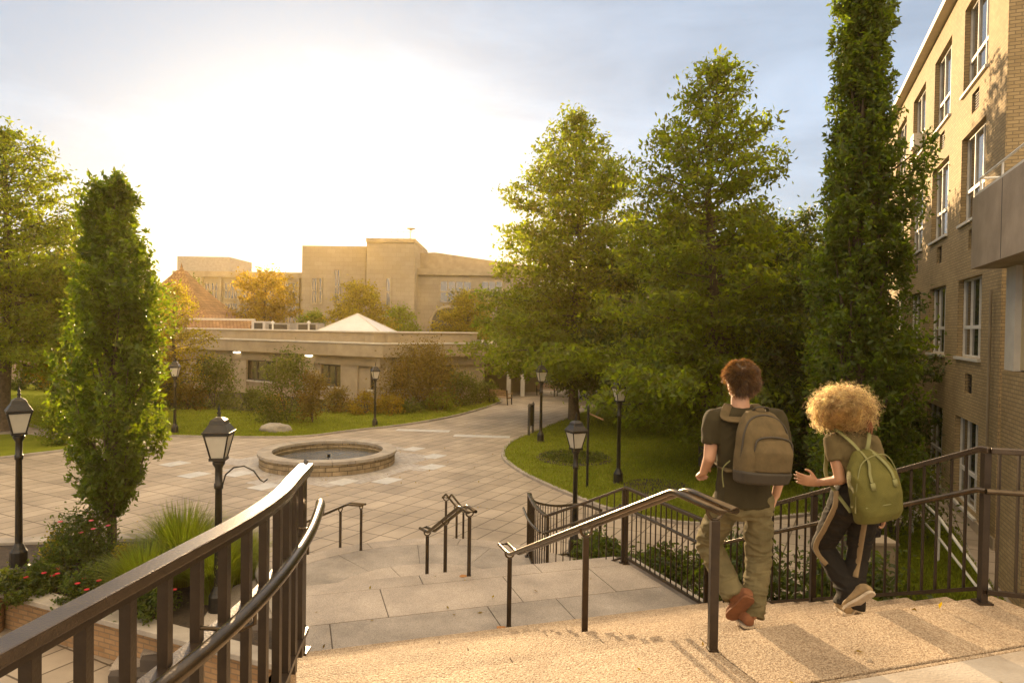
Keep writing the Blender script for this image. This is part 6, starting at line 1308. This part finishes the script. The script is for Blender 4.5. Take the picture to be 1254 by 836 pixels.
# backpack of the woman
bc = D(1058, 593, 4.585)
root, m_, bb, uu, xx = backpack('olive green soft backpack with pale straps on the woman\'s back', bc, Vector((0.28, -0.96, 0.05)), 0.345, 0.46, 0.17,
    [(-0.5, 0.72, 0.55), (-0.47, 0.86, 0.85), (-0.36, 0.95, 1.02), (-0.1, 1.0, 1.05), (0.15, 1.0, 0.9), (0.3, 0.90, 0.72), (0.42, 0.58, 0.5), (0.48, 0.42, 0.35), (0.5, 0.36, 0.3)], 'pack_green', Vector((-0.12, 0.05, 1)))
fuse(m_, 'main_bag', 'pack_green', root, 0.008, 4, 0.009, (9, 9, 6), 22)
m_ = MB(); m_.tube(catmull([bc + uu * -0.11 + xx * -0.15 + bb * 0.155, bc + uu * -0.105 + bb * 0.182, bc + uu * -0.11 + xx * 0.15 + bb * 0.155], 6), 0.004, 6); m_.build('pocket_zip', 'strap_green', root)
m_ = MB(); m_.tube(catmull([bc + uu * -0.15 + xx * -0.175 + bb * 0.09, bc + uu * 0.05 + xx * -0.165 + bb * 0.125, bc + uu * 0.18 + xx * -0.09 + bb * 0.12, bc + uu * 0.2 + xx * 0.09 + bb * 0.12, bc + uu * 0.05 + xx * 0.165 + bb * 0.125, bc + uu * -0.15 + xx * 0.175 + bb * 0.09], 5), 0.004, 6); m_.build('zip', 'strap_green', root)
for sx in (-1, 1):
    m_ = MB(); strap(m_, [bc + uu * 0.235 + xx * 0.035 * sx + bb * 0.045, bc + uu * 0.17 + xx * 0.055 * sx + bb * 0.125, bc + uu * 0.10 + xx * 0.085 * sx + bb * 0.155, bc + uu * 0.045 + xx * 0.09 * sx + bb * 0.17], 0.022, 0.007, bb); m_.build('front_strap', 'strap_green', root)
    m_ = MB(); loft(m_, [(bc + uu * 0.045 + xx * 0.09 * sx + bb * 0.172, xx * 0.018, bb * 0.006), (bc + uu * 0.0 + xx * 0.09 * sx + bb * 0.178, xx * 0.018, bb * 0.006)], 12, 5); m_.build('leather_tab', 'strap_green', root)
for sx, sh_ in ((-1, D(1025, 531, 4.66)), (1, D(1063, 532, 4.66))):
    m_ = MB(); strap(m_, [bc + uu * 0.232 + xx * 0.03 * sx + bb * 0.03, sh_.lerp(bc + uu * 0.232 + bb * 0.03, .45) + Vector((0, -0.035, 0.0)), sh_ + Vector((0, -0.01, 0.022)), sh_ + Vector((0, 0.07, 0.03)), sh_ + Vector((0, 0.15, -0.06)), sh_ + Vector((-0.01 * sx, 0.17, -0.2)), sh_ + Vector((0.02 * sx, 0.08, -0.33)), bc + xx * 0.15 * sx - uu * 0.16 + bb * 0.02], 0.027, 0.008, (0, -0.6, 0.7)); m_.build('shoulder_strap', 'strap_green', root)

# both walkers (and what they carry) stand one tread down: move and size them so their soles meet that tread
def stand(objs, k):
    for o in objs:
        p = Vector(o.location) - Vector((0, 0, CAM_Z)); o.location = Vector((0, 0, CAM_Z)) + p * k; o.scale = (k, k, k)
packs = [o for o in bpy.data.objects if o.name.startswith('backpack')]
stand([mt_] + [o for o in packs if 'taupe' in o['label']], 1.070)
stand([wt_, ph] + [o for o in packs if 'green' in o['label']], 1.074)
# ------------------------------------------------------------------ HAZE: gold air volume added to stand in for lens flare
hz = MB(); hz.box(-420, 420, -80, 440, -1.6, 24); h_ = hz.build('flare_haze', 'joint'); h_['kind'] = 'stuff'
hm = bpy.data.materials.new('flare_haze_air'); hm.use_nodes = True; t = hm.node_tree; t.nodes.clear()
o_ = t.nodes.new('ShaderNodeOutputMaterial'); v = t.nodes.new('ShaderNodeVolumePrincipled'); v.inputs['Color'].default_value = (1.0, 0.72, 0.24, 1); v.inputs['Density'].default_value = 0.00038
v.inputs['Anisotropy'].default_value = 0.66; t.links.new(v.outputs[0], o_.inputs['Volume']); h_.data.materials.clear(); h_.data.materials.append(hm)
h_.display_type = 'WIRE'
